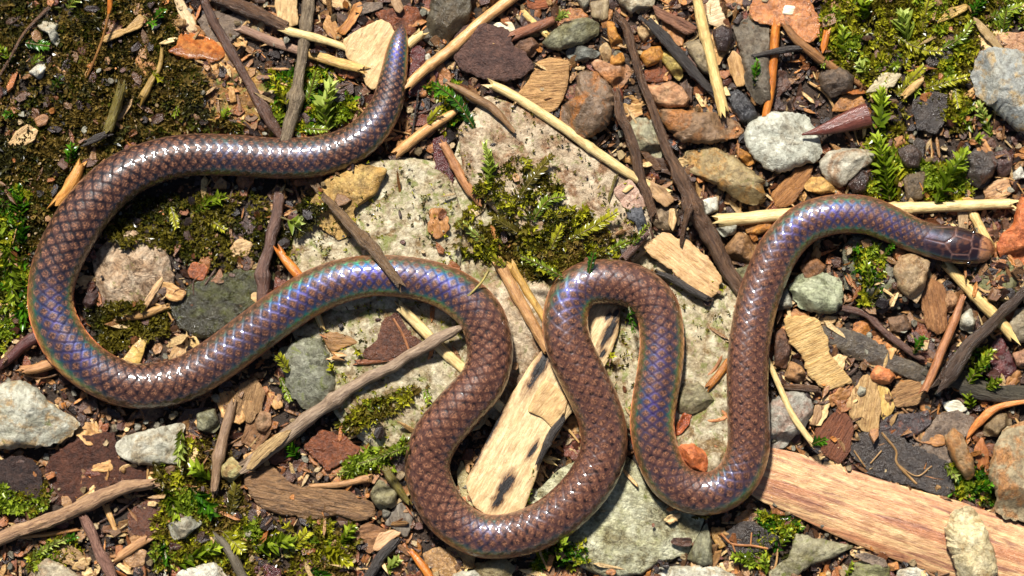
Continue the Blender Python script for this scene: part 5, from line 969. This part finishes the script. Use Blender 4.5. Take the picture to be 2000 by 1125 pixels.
def build_snake():
    P = np.array(SN, float); Q, wd = smooth_path(P[:, :2], 2.4, P[:, 2]); 
    d = np.linalg.norm(np.diff(Q, axis=0), axis=1); s = np.concatenate([[0], np.cumsum(d)])
    n = int(s[-1] / 2.3); su = np.linspace(0, s[-1], n); Q = np.stack([np.interp(su, s, Q[:, 0]), np.interp(su, s, Q[:, 1])], -1); wd = np.interp(su, s, wd); s = su
    for _ in range(3): Q[1:-1] = (Q[:-2] + 2 * Q[1:-1] + Q[2:]) / 4
    T = np.gradient(Q, axis=0); T /= np.linalg.norm(T, axis=1)[:, None]; kT = 15; T = np.stack([np.convolve(np.pad(T[:, i], kT, 'edge'), np.ones(2 * kT + 1) / (2 * kT + 1), 'valid') for i in (0, 1)], -1); T /= np.linalg.norm(T, axis=1)[:, None]
    Nn = np.stack([-T[:, 1], T[:, 0]], -1)
    # the belly follows the litter, smoothed along the body
    hb = np.quantile(np.stack([hat(Q[:, 0] + Nn[:, 0] * o * wd, Q[:, 1] + Nn[:, 1] * o * wd) for o in (-.28, -.12, 0, .12, .28)]), .6, axis=0)
    k = 61; hb = np.array([np.quantile(c, .62) for c in np.lib.stride_tricks.sliding_window_view(np.pad(hb, k // 2, 'edge'), k)])
    for _ in range(2): hb = np.convolve(np.pad(hb, 40, 'edge'), np.ones(81) / 81, 'valid')
    ht = wd * .88; zc = hb + ht * .44
    toHead = s[-1] - s
    th = np.concatenate([np.linspace(-112, 112, 99), np.linspace(112, 248, 14)[1:-1]]) * math.pi / 180; m = len(th)
    sS = s[:, None] + 0 * th[None]; TH = np.where(th > math.pi, th - 2 * math.pi, th)[None] + 0 * s[:, None]
    # scale lattice: rows round the body, scales along it
    ROW = math.radians(19.5); A = np.cumsum(np.concatenate([[0], np.diff(s)]) / (.25 * np.maximum(wd, 30)))[:, None] + 0 * th[None]; B = TH / ROW
    jb = np.round(B); best = np.full(A.shape, 9.0); bi = np.zeros(A.shape); bj = np.zeros(A.shape); bda = np.zeros(A.shape); bdb = np.zeros(A.shape)
    for dj in (-1, 0, 1):
        jj = jb + dj; sh = np.where(np.mod(jj, 2) == 0, 0., .5); ia = np.round(A - sh)
        da = A - sh - ia; db = B - jj; dd = np.sqrt((np.abs(da) * 2) ** 2 * .35 + (np.abs(db)) ** 2 * .35) * .35 + (np.abs(da) * 2 + np.abs(db)) * .62 + 0.10 * np.abs(db) ** 2
        u = dd < best; best = np.where(u, dd, best); bi = np.where(u, ia, bi); bj = np.where(u, jj, bj); bda = np.where(u, da, bda); bdb = np.where(u, db, bdb)
    cell = np.clip(best / .80, 0, 1.1); rnd = (_h(bi.astype(np.int64) + 900, bj.astype(np.int64) + 77, bi.astype(np.int64) * 0 + 5) + 1) / 2
    body = sm(105, 165, toHead)[:, None] + 0 * th[None]; ventral = sm(1.95, 2.1, np.abs(TH))
    relief = (1 - sm(.8, 1.03, cell)) * .55 + bda * (.7 + .7 * rnd); relief = relief * body * (1 - ventral) * np.clip(wd / 80, .3, 1.1)[:, None]
    # head plates: boundaries drawn in head coordinates (t = px from the snout, v = -1..1 across)
    tH = toHead[:, None] + 0 * th[None]; v = np.sin(TH); v = np.where(np.abs(TH) > math.pi / 2, np.sign(TH) * (2 - np.abs(np.sin(TH))), v)
    seg = [((4,0),(26,0)),((26,0),(30,.55)),((26,0),(30,-.55)),((30,.55),(22,1.05)),((30,-.55),(22,-1.05)),((26,0),(44,0)),((44,0),(48,.42)),((44,0),(48,-.42)),((48,.42),(44,.95)),((48,-.42),(44,-.95)),((48,.42),(80,.5)),((48,-.42),(80,-.5)),((80,.5),(98,0)),((80,-.5),(98,0)),((80,.5),(82,1)),((80,-.5),(82,-1)),((98,0),(138,0)),((82,1),(128,.75)),((82,-1),(128,-.75)),((128,.75),(140,0)),((128,-.75),(140,0))]
    dm = np.full(tH.shape, 99.0)
    for (t0, v0), (t1, v1) in seg:
        ax, ay = t1 - t0, (v1 - v0) * 32; px, py = tH - t0, (v - v0) * 32; u = np.clip((px * ax + py * ay) / (ax * ax + ay * ay), 0, 1); dm = np.minimum(dm, np.hypot(px - u * ax, py - u * ay))
    head = 1 - body; groove = np.exp(-(dm / 1.2) ** 2) * head; relief = relief - groove * 1.1
    # cross-section, rounder above, flat belly
    side = np.sin(th)[None] * (wd * .5)[:, None]; up = np.cos(th)[None] * (ht * .5)[:, None]; up = np.where(up < 0, up * .86, up)
    nrm_s = np.sin(th)[None]; nrm_u = np.cos(th)[None]; side = side + relief * nrm_s; up = up + relief * nrm_u
    Zp = zc[:, None] + up; kk = 1 - Zp / DCAM
    X = (Q[:, 0:1] + Nn[:, 0:1] * side - CX) * kk; Y = (CY - Q[:, 1:2] - Nn[:, 1:2] * side) * kk
    O = np.array([0., 0, 0]); V = np.stack([X, Y, Zp], -1).reshape(-1, 3) * S
    # colours: brown speckled scale centres on purple-black, paler towards the head end and on the flanks
    c = lambda *q: np.array(C(*q)[:3])
    fw = sm(500, 2500, s)[:, None] + 0 * th[None]
    dark = c(26, 18, 22) * (1 - fw)[..., None] + c(40, 26, 28) * fw[..., None]; br = c(80, 51, 43) * (1 - fw)[..., None] + c(98, 61, 48) * fw[..., None]
    wob = fbm(np.stack([sS / 5.5, TH * 8, TH * 0], -1), 3); eu = np.sqrt((bda / .56) ** 2 + (bdb / .70) ** 2); lo = .52 + .48 * fw; hi = 1.05 + .70 * fw
    e = 1 - np.clip((eu + .30 * (rnd - .5) + .75 * wob - lo) / (hi - lo), 0, 1)
    stripe = np.where(np.mod(np.abs(bj), 2) == 1, .74, 1.0)          # alternate rows a shade darker: faint lengthwise lines
    fl_ = np.exp(-((bda + .36) / .16) ** 2 - (bdb / .38) ** 2); back = np.clip(fl_ * np.where(rnd > .55, 1.2, np.where(rnd > .3, .5, .05)) + .5 * sm(.25, .6, wob), 0, .92)                                   # the hidden front of each scale is darker
    col = dark * (1 - e)[..., None] + br * (e * stripe * (1 - back) * (.8 + .4 * rnd))[..., None] + dark * (e * (1 - stripe))[..., None]
    fl = sm(1.15, 1.6, np.abs(TH)); col = col * (1 - .65 * fl)[..., None] + c(132, 100, 80) * (.65 * fl)[..., None]
    col = col * (1 - ventral)[..., None] + c(196, 170, 140) * ventral[..., None]
    mot = fbm(np.stack([tH / 9, v * 4, tH * 0 + 2], -1), 3); hc = c(38, 20, 24) + (c(112, 68, 48) - c(38, 20, 24)) * sm(.08, .5, mot)[..., None] * .6
    sn = sm(32, 27, tH + np.abs(v) * 3); hc = hc * (1 - sn)[..., None] + (c(176, 120, 84) + (c(120, 74, 54) - c(176, 120, 84)) * sm(.05, .4, mot)[..., None]) * sn[..., None]
    hc = hc * (1 - groove)[..., None] + c(128, 92, 84) * groove[..., None]
    neck = sm(165, 260, toHead)[:, None] + 0 * th[None]; col = col * (.62 + .38 * neck)[..., None]
    col = col * (1 - head)[..., None] + hc * head[..., None]
    col = np.concatenate([col, np.ones(col.shape[:2] + (1,))], -1).reshape(-1, 4)
    # film: painted-in patches of iridescent sheen, placed where the light would bring it out
    ir = np.zeros(n)
    for x, y, r_, a in [(105,610,80,.9),(150,690,70,.9),(470,665,90,.6),(580,585,110,1.0),(720,540,110,1.0),(860,555,80,.95),(600,300,50,.45),(520,305,60,.35),(440,303,40,.5),(777,100,50,.9),(730,245,60,.4),(1115,580,60,.8),(1150,560,40,.4),(1290,700,90,.8),(1277,800,80,.9),(1300,920,60,.4),(1430,940,60,.65),(1560,440,80,.8),(1650,420,90,.9),(1740,440,70,.8),(1810,470,45,.4),(945,1040,50,.6),(1060,1030,50,.25),(1480,590,60,.25)]:
        ir = np.maximum(ir, a * np.exp(-((Q[:, 0] - x) ** 2 + (Q[:, 1] - y) ** 2) / r_ ** 2))
    irr = ir[:, None] * (1 - .35 * rnd)
    G = np.stack([sS, TH * (wd * .5)[:, None], 0 * TH], -1).reshape(-1, 3) * S * 1000
    i = np.arange(n - 1)[:, None] * m; j = np.arange(m)[None]; j2 = (j + 1) % m
    quads = np.stack([i + j, i + j2, i + m + j2, i + m + j], -1).reshape(-1, 4)
    nv = len(V); V = np.vstack([V, V[:m].mean(0), V[-m:].mean(0)]); J = np.arange(m); J2 = (J + 1) % m; b = (n - 1) * m
    tris = np.concatenate([np.stack([np.full(m, nv), J2, J], -1), np.stack([np.full(m, nv + 1), b + J, b + J2], -1)])
    pad = lambda a: np.concatenate([a.ravel(), [a.ravel()[0], a.ravel()[-1]]])
    col = np.vstack([col, col[0], col[-1]]); G = np.vstack([G, G[0], G[-1]])
    # a smooth hue coordinate across the body: crest 0, flanks 1
    b_ = NB('snake_skin'); ca = b_.n('ShaderNodeAttribute', {'attribute_name': 'col'}).outputs['Color']; ga = b_.n('ShaderNodeAttribute', {'attribute_name': 'gc'}).outputs['Vector']
    ia = b_.n('ShaderNodeAttribute', {'attribute_name': 'film'}).outputs['Fac']; ta = b_.n('ShaderNodeAttribute', {'attribute_name': 'flank'}).outputs['Fac']; ce = b_.n('ShaderNodeAttribute', {'attribute_name': 'cell'}).outputs['Fac']
    n1 = b_.noise(ga, 2.3, 4, .7); n2 = b_.noise(ga, .8, 3, .6)
    spk = b_.math('MULTIPLY', b_.rng(n1, .47, .62), b_.rng(ce, .85, .5))
    colr = b_.mix(b_.math('MULTIPLY', spk, .8), b_.mix(b_.rng(n1, .5, .36, 0, .5), ca, C(30, 20, 24)), C(164, 112, 84))
    rp = b_.n('ShaderNodeValToRGB', Fac=b_.math('ADD', ta, b_.math('MULTIPLY', b_.math('SUBTRACT', n2, .5), .22)))
    el = rp.color_ramp.elements; el[0].position = 0; el[0].color = (.20, .14, 1, 1); el[1].position = 1; el[1].color = (1, .25, .12, 1)
    for ps, cc in ((.25, (.10, .18, 1, 1)), (.40, (.03, .45, 1, 1)), (.50, (.02, 1, .6, 1)), (.58, (.55, 1, .2, 1)), (.68, (1, .6, .12, 1))):
        q_ = el.new(ps); q_.color = cc
    film = b_.math('MULTIPLY', ia, b_.rng(ce, .35, .85, .18, 1.0), clamp=True)
    colr = b_.mix(b_.math('MULTIPLY', film, .8), colr, C(20, 12, 22))  # skin darkened under the painted sheen patches so their blue reads saturated
    b_.bsdf(Base_Color=colr, Roughness=b_.rng(film, 0, 1, .40, .58), IOR=b_.rng(film, 0, 1, 1.42, 2.05), Specular_IOR_Level=b_.rng(film, 0, 1, .3, 1.0),
            Specular_Tint=b_.mix(film, (1, 1, 1, 1), rp.outputs[0]), Coat_Weight=1.0, Coat_Roughness=.075, Sheen_Weight=b_.math('MULTIPLY', ia, b_.rng(ta, .3, .6, 0, .9)), Sheen_Roughness=.45, Sheen_Tint=rp.outputs[0], Coat_IOR=1.45, Normal=b_.bump(n1, .25, .0002))  # tinted sheen paints in a rainbow rim on flanks the sun lobe misses
    flank = np.clip(np.abs(TH) / 1.5, 0, 1)
    me = mesh_np('snake', V, quads[:, ::-1], tris[:, ::-1], gc=G, col=col, extra={'film': pad(irr), 'flank': pad(flank), 'cell': pad(cell * body + (1 - body))})
    sk = link('snake', me, b_.m); tag(sk, 'slender glossy brown snake with blue iridescent sheen lying in loose loops', 'snake')
    # eyes
    be = NB('snake_eye'); be.bsdf(Base_Color=C(14, 10, 10), Roughness=.08, Coat_Weight=1.0)
    idx = int(np.argmin(np.abs(toHead - 46)))
    for sg in (-1, 1):
        a = math.radians(62) * sg; sd = math.sin(a) * wd[idx] * .5; zu = zc[idx] + math.cos(a) * ht[idx] * .5
        u_, w_ = np.meshgrid(np.linspace(0, math.pi, 9), np.arange(14) / 14 * 2 * math.pi, indexing='ij'); r_ = 4.6
        vv = np.stack([np.sin(u_) * np.cos(w_), np.sin(u_) * np.sin(w_), np.cos(u_)], -1).reshape(-1, 3) * r_ * S
        ii = np.arange(8)[:, None] * 14; jj = np.arange(14)[None]; qq = np.stack([ii + jj, ii + 14 + jj, ii + 14 + (jj + 1) % 14, ii + (jj + 1) % 14], -1).reshape(-1, 4)
        link('eye', mesh_np('eye', vv, qq), be.m, sk, W(Q[idx, 0] + Nn[idx, 0] * sd, Q[idx, 1] + Nn[idx, 1] * sd, zu - 2))
    for t in range(0, n, 4):
        r_ = wd[t] * .42; sl, mk = foot([(Q[t, 0] - r_, Q[t, 1] - r_), (Q[t, 0] + r_, Q[t, 1] - r_), (Q[t, 0] + r_, Q[t, 1] + r_), (Q[t, 0] - r_, Q[t, 1] + r_)]); a = H[sl]; a[mk] = np.maximum(a[mk], zc[t] + ht[t] * .38)
build_snake()

# ================================================================== THINGS OVER OR BESIDE THE SNAKE
TW('twig','leaning dark twig that meets the vertical grey twig','twig',P_(390,-14,412,30,430,62,455,105,480,150,505,195,526,230,550,272),[8,8.5,8.5,8.5,8.5,10,11,8],wood((84,58,48),(116,84,70),(46,30,26),spots=.35,rough=.42,bump=.8),lift=4,sides=14,knots=[(.8,3,14)],q=.5)
TW('twig','vertical grey twig passing behind the snake, thick knot near its foot','twig',P_(608,-14,603,30,595,80,588,130,582,172,574,210,564,250,553,285),[11,11,11,10.5,11,12,12,11],GREYTW,lift=4,sides=16,knots=[(.67,6,10)],ridge=.2,q=.5)
TW('twig','dark knotted twig continuing inside the big loop','twig',P_(546,360,538,420,526,480,516,530,509,575,506,602),[9,11,11,12,11,8],PURTW,sides=14,knots=[(.12,3,8),(.74,3,8)],lift=3,q=.5)
TW('twig','diagonal brown twig whose broken tip lies on the iridescent bend','twig',P_(616,360,650,402,690,442,716,474,742,504,764,532,783,558),[7,8.5,10,12,10.5,10,8],wood((96,72,50),(136,106,76),(52,36,26),spots=.35,rough=.5,bump=.9),sides=14,knots=[(.55,4,9)],z=[42,56,74,92,106,114,119])
TW('stalk','grey dried stalk resting on rocks with its tip at the snake','stalk',P_(486,906,540,866,600,816,660,776,720,737,780,706,840,676,886,648,910,636),[15,14,13,12,11,10.5,11,9,3],wood((144,120,102),(178,152,130),(90,68,62),spots=.25,grain=1.2,rough=.5,bump=.7),sides=16,lift=6,knots=[(.42,3,12),(.86,3,12)],q=.65)
CH('wood_chip','tan fan of split fibres at the foot of the grey dried stalk','wood chip',P_(478,918,500,876,540,846,572,838,556,862,520,892,494,916),wood((176,140,92),(206,172,124),(110,78,50),grain=1.6,bump=.9),5,lift=4)
TW('moss_strand','loose olive moss strand lying over the snake bend','moss strand',P_(955,528,940,552,918,574,892,590),[3,2.4,2.4,1.4],wood((150,130,60),(180,160,90)),sides=7,z=[96,108,112,104])

# ================================================================== MOSS SHOOTS, each a plant with its leaves
MS = [
 ((44,492,42,440,40,368),26,44,'spiral','green','tall glossy green moss shoot at the outer edge of the big loop'),
 ((12,470,20,520,26,590),26,36,'spiral','bright','broad wet moss shoot beside the tall glossy green one'),
 ((48,540,42,580,44,634),24,26,'spiral','green','green leafy moss shoot close against the big loop'),
 ((136,318,141,282),18,16,'spiral','green','single green moss tuft beside the orange-tan stick'),
 ((24,122,2,92),16,16,'spiral','bright','yellow-green moss sprig by the thin dark rootlet'),
 ((50,84,96,90),16,18,'feather','green','green moss sprig lying below the pale crumbly lump'),
 ((62,122,84,108),14,12,'feather','bright','small yellow moss sprig above the white grit lump'),
 ((132,16,152,-8),17,14,'spiral','pale','pale moss tuft near the orange-tipped moss stalk'),
 ((376,414,436,382),24,22,'spiral','bright','glossy bright moss shoot under the shaded snake stretch'),
 ((334,404,346,446),14,18,'feather','yellow','feathery moss sprig inside the big loop'),
 ((408,428,440,450),14,16,'feather','yellow','second feathery moss sprig inside the big loop, under the glossy shoot'),
 ((548,424,580,436),24,8,'tuft','pale','white-edged wet moss leaf cluster beside the knotted twig'),
 ((640,254,634,214,646,164),30,22,'spiral','pale','large pale green moss shoot against the snake near the grey twig'),
 ((560,204,530,150),16,22,'spiral','yellow','yellow moss tuft between the forked twigs'),
 ((600,200,618,138),14,20,'feather','bright','bright moss sprig beside the vertical grey twig knot'),
 ((668,208,692,204),15,16,'spiral','yellow','yellow moss tuft beside the large pale chip tip'),
 ((588,250,640,254),14,16,'feather','bright','low moss sprig along the snake by the grey twig'),
 ((926,250,892,198,852,166),18,30,'feather','green','deep green feathery moss beside the peach straw'),
 ((835,240,862,210),14,14,'feather','yellow','yellow moss sprig behind the peach straw'),
 ((948,374,958,330,948,284),21,30,'spiral','pale','upright pale green moss shoot on the feathery clump'),
 ((1004,404,1044,344,1080,302),18,36,'feather','olive','long olive feathery moss frond rising from the clump'),
 ((1040,432,1070,392,1104,384),16,24,'feather','bright','short bright frond beside the long olive frond'),
 ((1112,468,1160,442,1206,414),18,34,'feather','yellow','golden frond reaching over the pinkish rock'),
 ((1184,494,1228,470),14,18,'feather','bright','small bright frond near the purplish stub'),
 ((1236,478,1268,436),10,14,'feather','bright','tiny bright frond below the lichen patch'),
 ((960,484,920,452,896,432),15,22,'feather','pale','pale frond on the edge of the rock and the moss clump'),
 ((1010,454,962,424),16,22,'feather','olive','olive frond tangled in the middle of the clump'),
 ((1100,542,1060,520,1018,500),14,24,'feather','bright','bright frond just above the tight snake loop'),
 ((1150,536,1160,492),13,14,'feather','green','green frond beside the golden one'),
 ((985,520,960,500),14,14,'feather','yellow','yellow frond above the iridescent bend'),
 ((1076,486,1098,440),16,20,'feather','yellow','yellow frond under the golden frond'),
 ((662,838,716,802,778,766,834,746),20,70,'spiral','bright','thick creeping moss stem under the grey dried stalk'),
 ((564,726,542,692),16,20,'feather','yellow','yellow moss tuft on the grey mossy rock'),
 ((548,738,568,784),14,20,'feather','bright','bright moss sprig hanging down beside the mossy rock'),
 ((652,728,646,714),12,10,'tuft','yellow','tiny yellow moss tuft on the mossy rock shoulder'),
 ((830,760,838,790),12,12,'feather','bright','small moss sprig at the end of the creeping moss'),
 ((690,676,704,690),12,12,'tuft','yellow','yellow moss dots on the rusty bark bits'),
 ((356,838,348,906),20,18,'spiral','pale','wet pale moss shoot over the pale grey stone'),
 ((410,938,380,912),30,14,'spiral','bright','plump glossy moss shoot beside the upright twig'),
 ((326,955,344,1006),28,18,'spiral','bright','spiky bright moss shoot at the end of the long branch'),
 ((372,950,412,1002),30,18,'spiral','green','glossy broad-leaved moss shoot below the plump one'),
 ((300,900,320,950),15,20,'spiral','olive','brownish moss shoot over the end of the long branch'),
 ((448,1008,462,946),20,22,'feather','olive','golden feathery moss below the yellow-green stone'),
 ((436,1040,474,1076),22,24,'feather','yellow','golden feathery moss beside the dark grey twig'),
 ((318,1050,326,1102),18,18,'spiral','green','deep green moss shoot left under the bright one'.replace(' left','')),
 ((338,1104,380,1086,424,1068),28,24,'spiral','bright','long bright moss shoot over the pale bottom stone'),
 ((50,1110,84,1074,126,1054),15,32,'spiral','pale','pale creeping moss below the long branch'),
 ((120,1055,150,1048),13,14,'spiral','green','green creeping moss under the orange splinter'),
 ((494,1066,530,1062,566,1058),30,22,'spiral','bright','large glossy moss shoot with broad pale leaves beside the purple-grey leaf'),
 ((556,1086,602,1038),22,26,'feather','yellow','spiky yellow moss between two glossy shoots'),
 ((624,1062,684,1100),26,24,'spiral','yellow','arching yellow moss shoot below the rotten wood'),
 ((664,1066,688,1028),20,18,'spiral','bright','upright moss tip beside the brown bark shard'),
 ((606,1112,654,1136),20,18,'spiral','green','green moss shoot by the brown folded leaf'),
 ((752,1118,778,1092),20,16,'spiral','pale','pale moss shoot beside the black rotten stick'),
 ((700,915,660,925),12,16,'spiral','pale','pale granular moss on the red-brown bark chip'),
 ((800,870,740,894,700,906),13,40,'spiral','pale','pale mounded moss against the lower snake bend'),
 ((584,896,564,868),20,14,'spiral','green','dark green moss tuft under the grey stalk foot'),
 ((1032,1104,1082,1078,1154,1088),22,38,'spiral','bright','bright moss spray below the lowest snake bend'),
 ((1088,1080,1102,1052),18,16,'spiral','bright','upright moss tip above the bright spray'),
 ((1030,984,1034,952,1042,918),12,22,'spiral','bright','narrow moss sprig beside the burnt bamboo slat'),
 ((1228,598,1238,648),14,16,'spiral','green','moss sprig inside the tight snake loop'),
 ((1640,122,1646,56),24,22,'spiral','bright','bright wet moss shoot beside the orange stick stub'),
 ((1684,38,1690,-6),28,14,'spiral','bright','glossy moss shoot near the large wet orange-brown leaf'),
 ((1776,92,1762,30),34,18,'spiral','pale','large pale pointed moss shoot in the carpet'),
 ((1694,150,1678,122),18,14,'spiral','pale','pale moss rosette near the crooked brown stick'),
 ((1718,264,1722,176),26,34,'spiral','bright','bushy bright moss shoot beside the bud sheath'),
 ((1738,392,1728,330,1714,268),28,52,'spiral','bright','bushy tall moss shoot rising from the long straw'),
 ((1756,385,1744,320),24,24,'spiral','yellow','yellow moss shoot pressed against the bushy tall one'),
 ((1826,396,1850,350,1884,298),28,50,'spiral','bright','second bushy moss shoot beside the black bark chunk'),
 ((1936,268,1912,204),20,26,'spiral','pale','white-tipped moss shoot below the smooth grey stone'),
 ((1890,272,1914,268),16,10,'tuft','bright','flat green moss leaves near the smooth grey stone'),
 ((1744,70,1800,96,1840,100),15,32,'feather','yellow','yellow combed strand crossing the carpet'),
 ((1752,186,1776,160,1806,128),16,28,'feather','yellow','yellow combed strand over the tan splinter'),
 ((1806,174,1850,160,1888,150),16,28,'feather','yellow','yellow combed strand under the smooth grey stone edge'),
 ((1864,168,1872,212),14,20,'feather','yellow','short combed strand hanging over the black wet leaf'),
 ((1842,96,1880,70,1902,40),15,26,'feather','bright','bright combed strand beside the tan blade chip'),
 ((1936,34,1996,12),18,24,'feather','bright','bright frond beyond the peeling tan bark by the grey stone'),
 ((1958,64,1966,20),18,22,'feather','bright','upright bright frond over the peeling tan bark'),
 ((1896,34,1922,-8),18,22,'spiral','green','green leafy shoot beside the mottled yellow and black chip'),
 ((1800,60,1816,-8),16,28,'feather','yellow','yellow frond next to the large pale pointed moss shoot'),
 ((1856,0,1880,-20),16,16,'spiral','green','green tuft behind the mottled yellow and black chip'),
 ((1620,100,1606,130),14,14,'spiral','bright','low moss tuft under the crooked brown stick'),
 ((1474,168,1480,118),14,18,'spiral','green','wet green sprig on the dark grey-brown stone'),
 ((1084,40,1110,24),14,16,'spiral','pale','grey-green wet sprig above the slaty stone'),
 ((1700,566,1692,512),17,24,'spiral','bright','bright sprig on the mossy rock under the neck'),
 ((1728,498,1744,478),14,14,'spiral','green','dark sprig close under the snake neck'),
 ((1690,602,1716,566),14,16,'spiral','olive','olive sprig below the mossy rock'),
 ((1892,748,1912,718,1936,686),20,34,'spiral','bright','bright star-tipped moss shoot beside the dark branch'),
 ((1926,758,1952,742),16,18,'spiral','bright','low moss shoot beside the charcoal-grey rotten stick'),
 ((1896,798,1892,768),18,16,'spiral','bright','moss shoot poking out below the rotten stick'),
 ((1784,690,1804,658),15,18,'spiral','green','green sprig between purple twig and rusty stick'),
 ((1846,905,1868,935),15,16,'spiral','pale','pale sprig at the foot of the finger-shaped stone'),
 ((1890,960,1938,946),18,28,'spiral','green','wet green moss star between finger stone and rusty-grey stone'),
 ((1526,1066,1542,1034),15,18,'spiral','bright','green sprig under the bamboo sheath edge'),
 ((1474,1094,1432,1086),18,20,'spiral','bright','bright sprig below the orange-veined leaf'),
 ((1498,1124,1492,1086),16,16,'spiral','bright','yellow-green sprig by the grey-green mossy slab stone'),
 ((1586,868,1612,858),15,14,'spiral','green','small sprig at the lower end of the thin cream straw'),
 ((1655,1130,1664,1100),14,12,'spiral','bright','tiny sprig in front of the mossy olive stone'),
 ((1186,700,1198,692),12,10,'tuft','yellow','yellow moss dot on rock inside the tight loop'),
 ((100,180,120,150),13,14,'spiral','dark','dark sprig in the middle of the black-green moss'),
 ((300,40,320,20),14,14,'spiral','green','green sprig near the torn pale wood scrap'),
 ((280,30,300,48),14,10,'tuft','green','pair of smooth green leaves in the black-green moss'),
 ((350,200,342,228),12,12,'spiral','bright','bright sprig on the rust-orange mossy rock'),
 ((430,238,446,214),13,14,'spiral','bright','second bright sprig on the rust-orange rock near the snake'),
 ((300,140,318,160),12,14,'spiral','yellow','yellow sprig beside the slim curved stick'),
 ((24,222,10,226),14,10,'spiral','green','green sprig beside the tan curled wood chip'),
 ((1350,1010,1386,1006),12,16,'spiral','olive','grey-olive sprig under the last snake bend'),
]
for row in MS:
    pts = row[0]; shoot([(pts[i], pts[i + 1]) for i in range(0, len(pts), 2)], row[1], row[2], row[3], row[4], row[5])
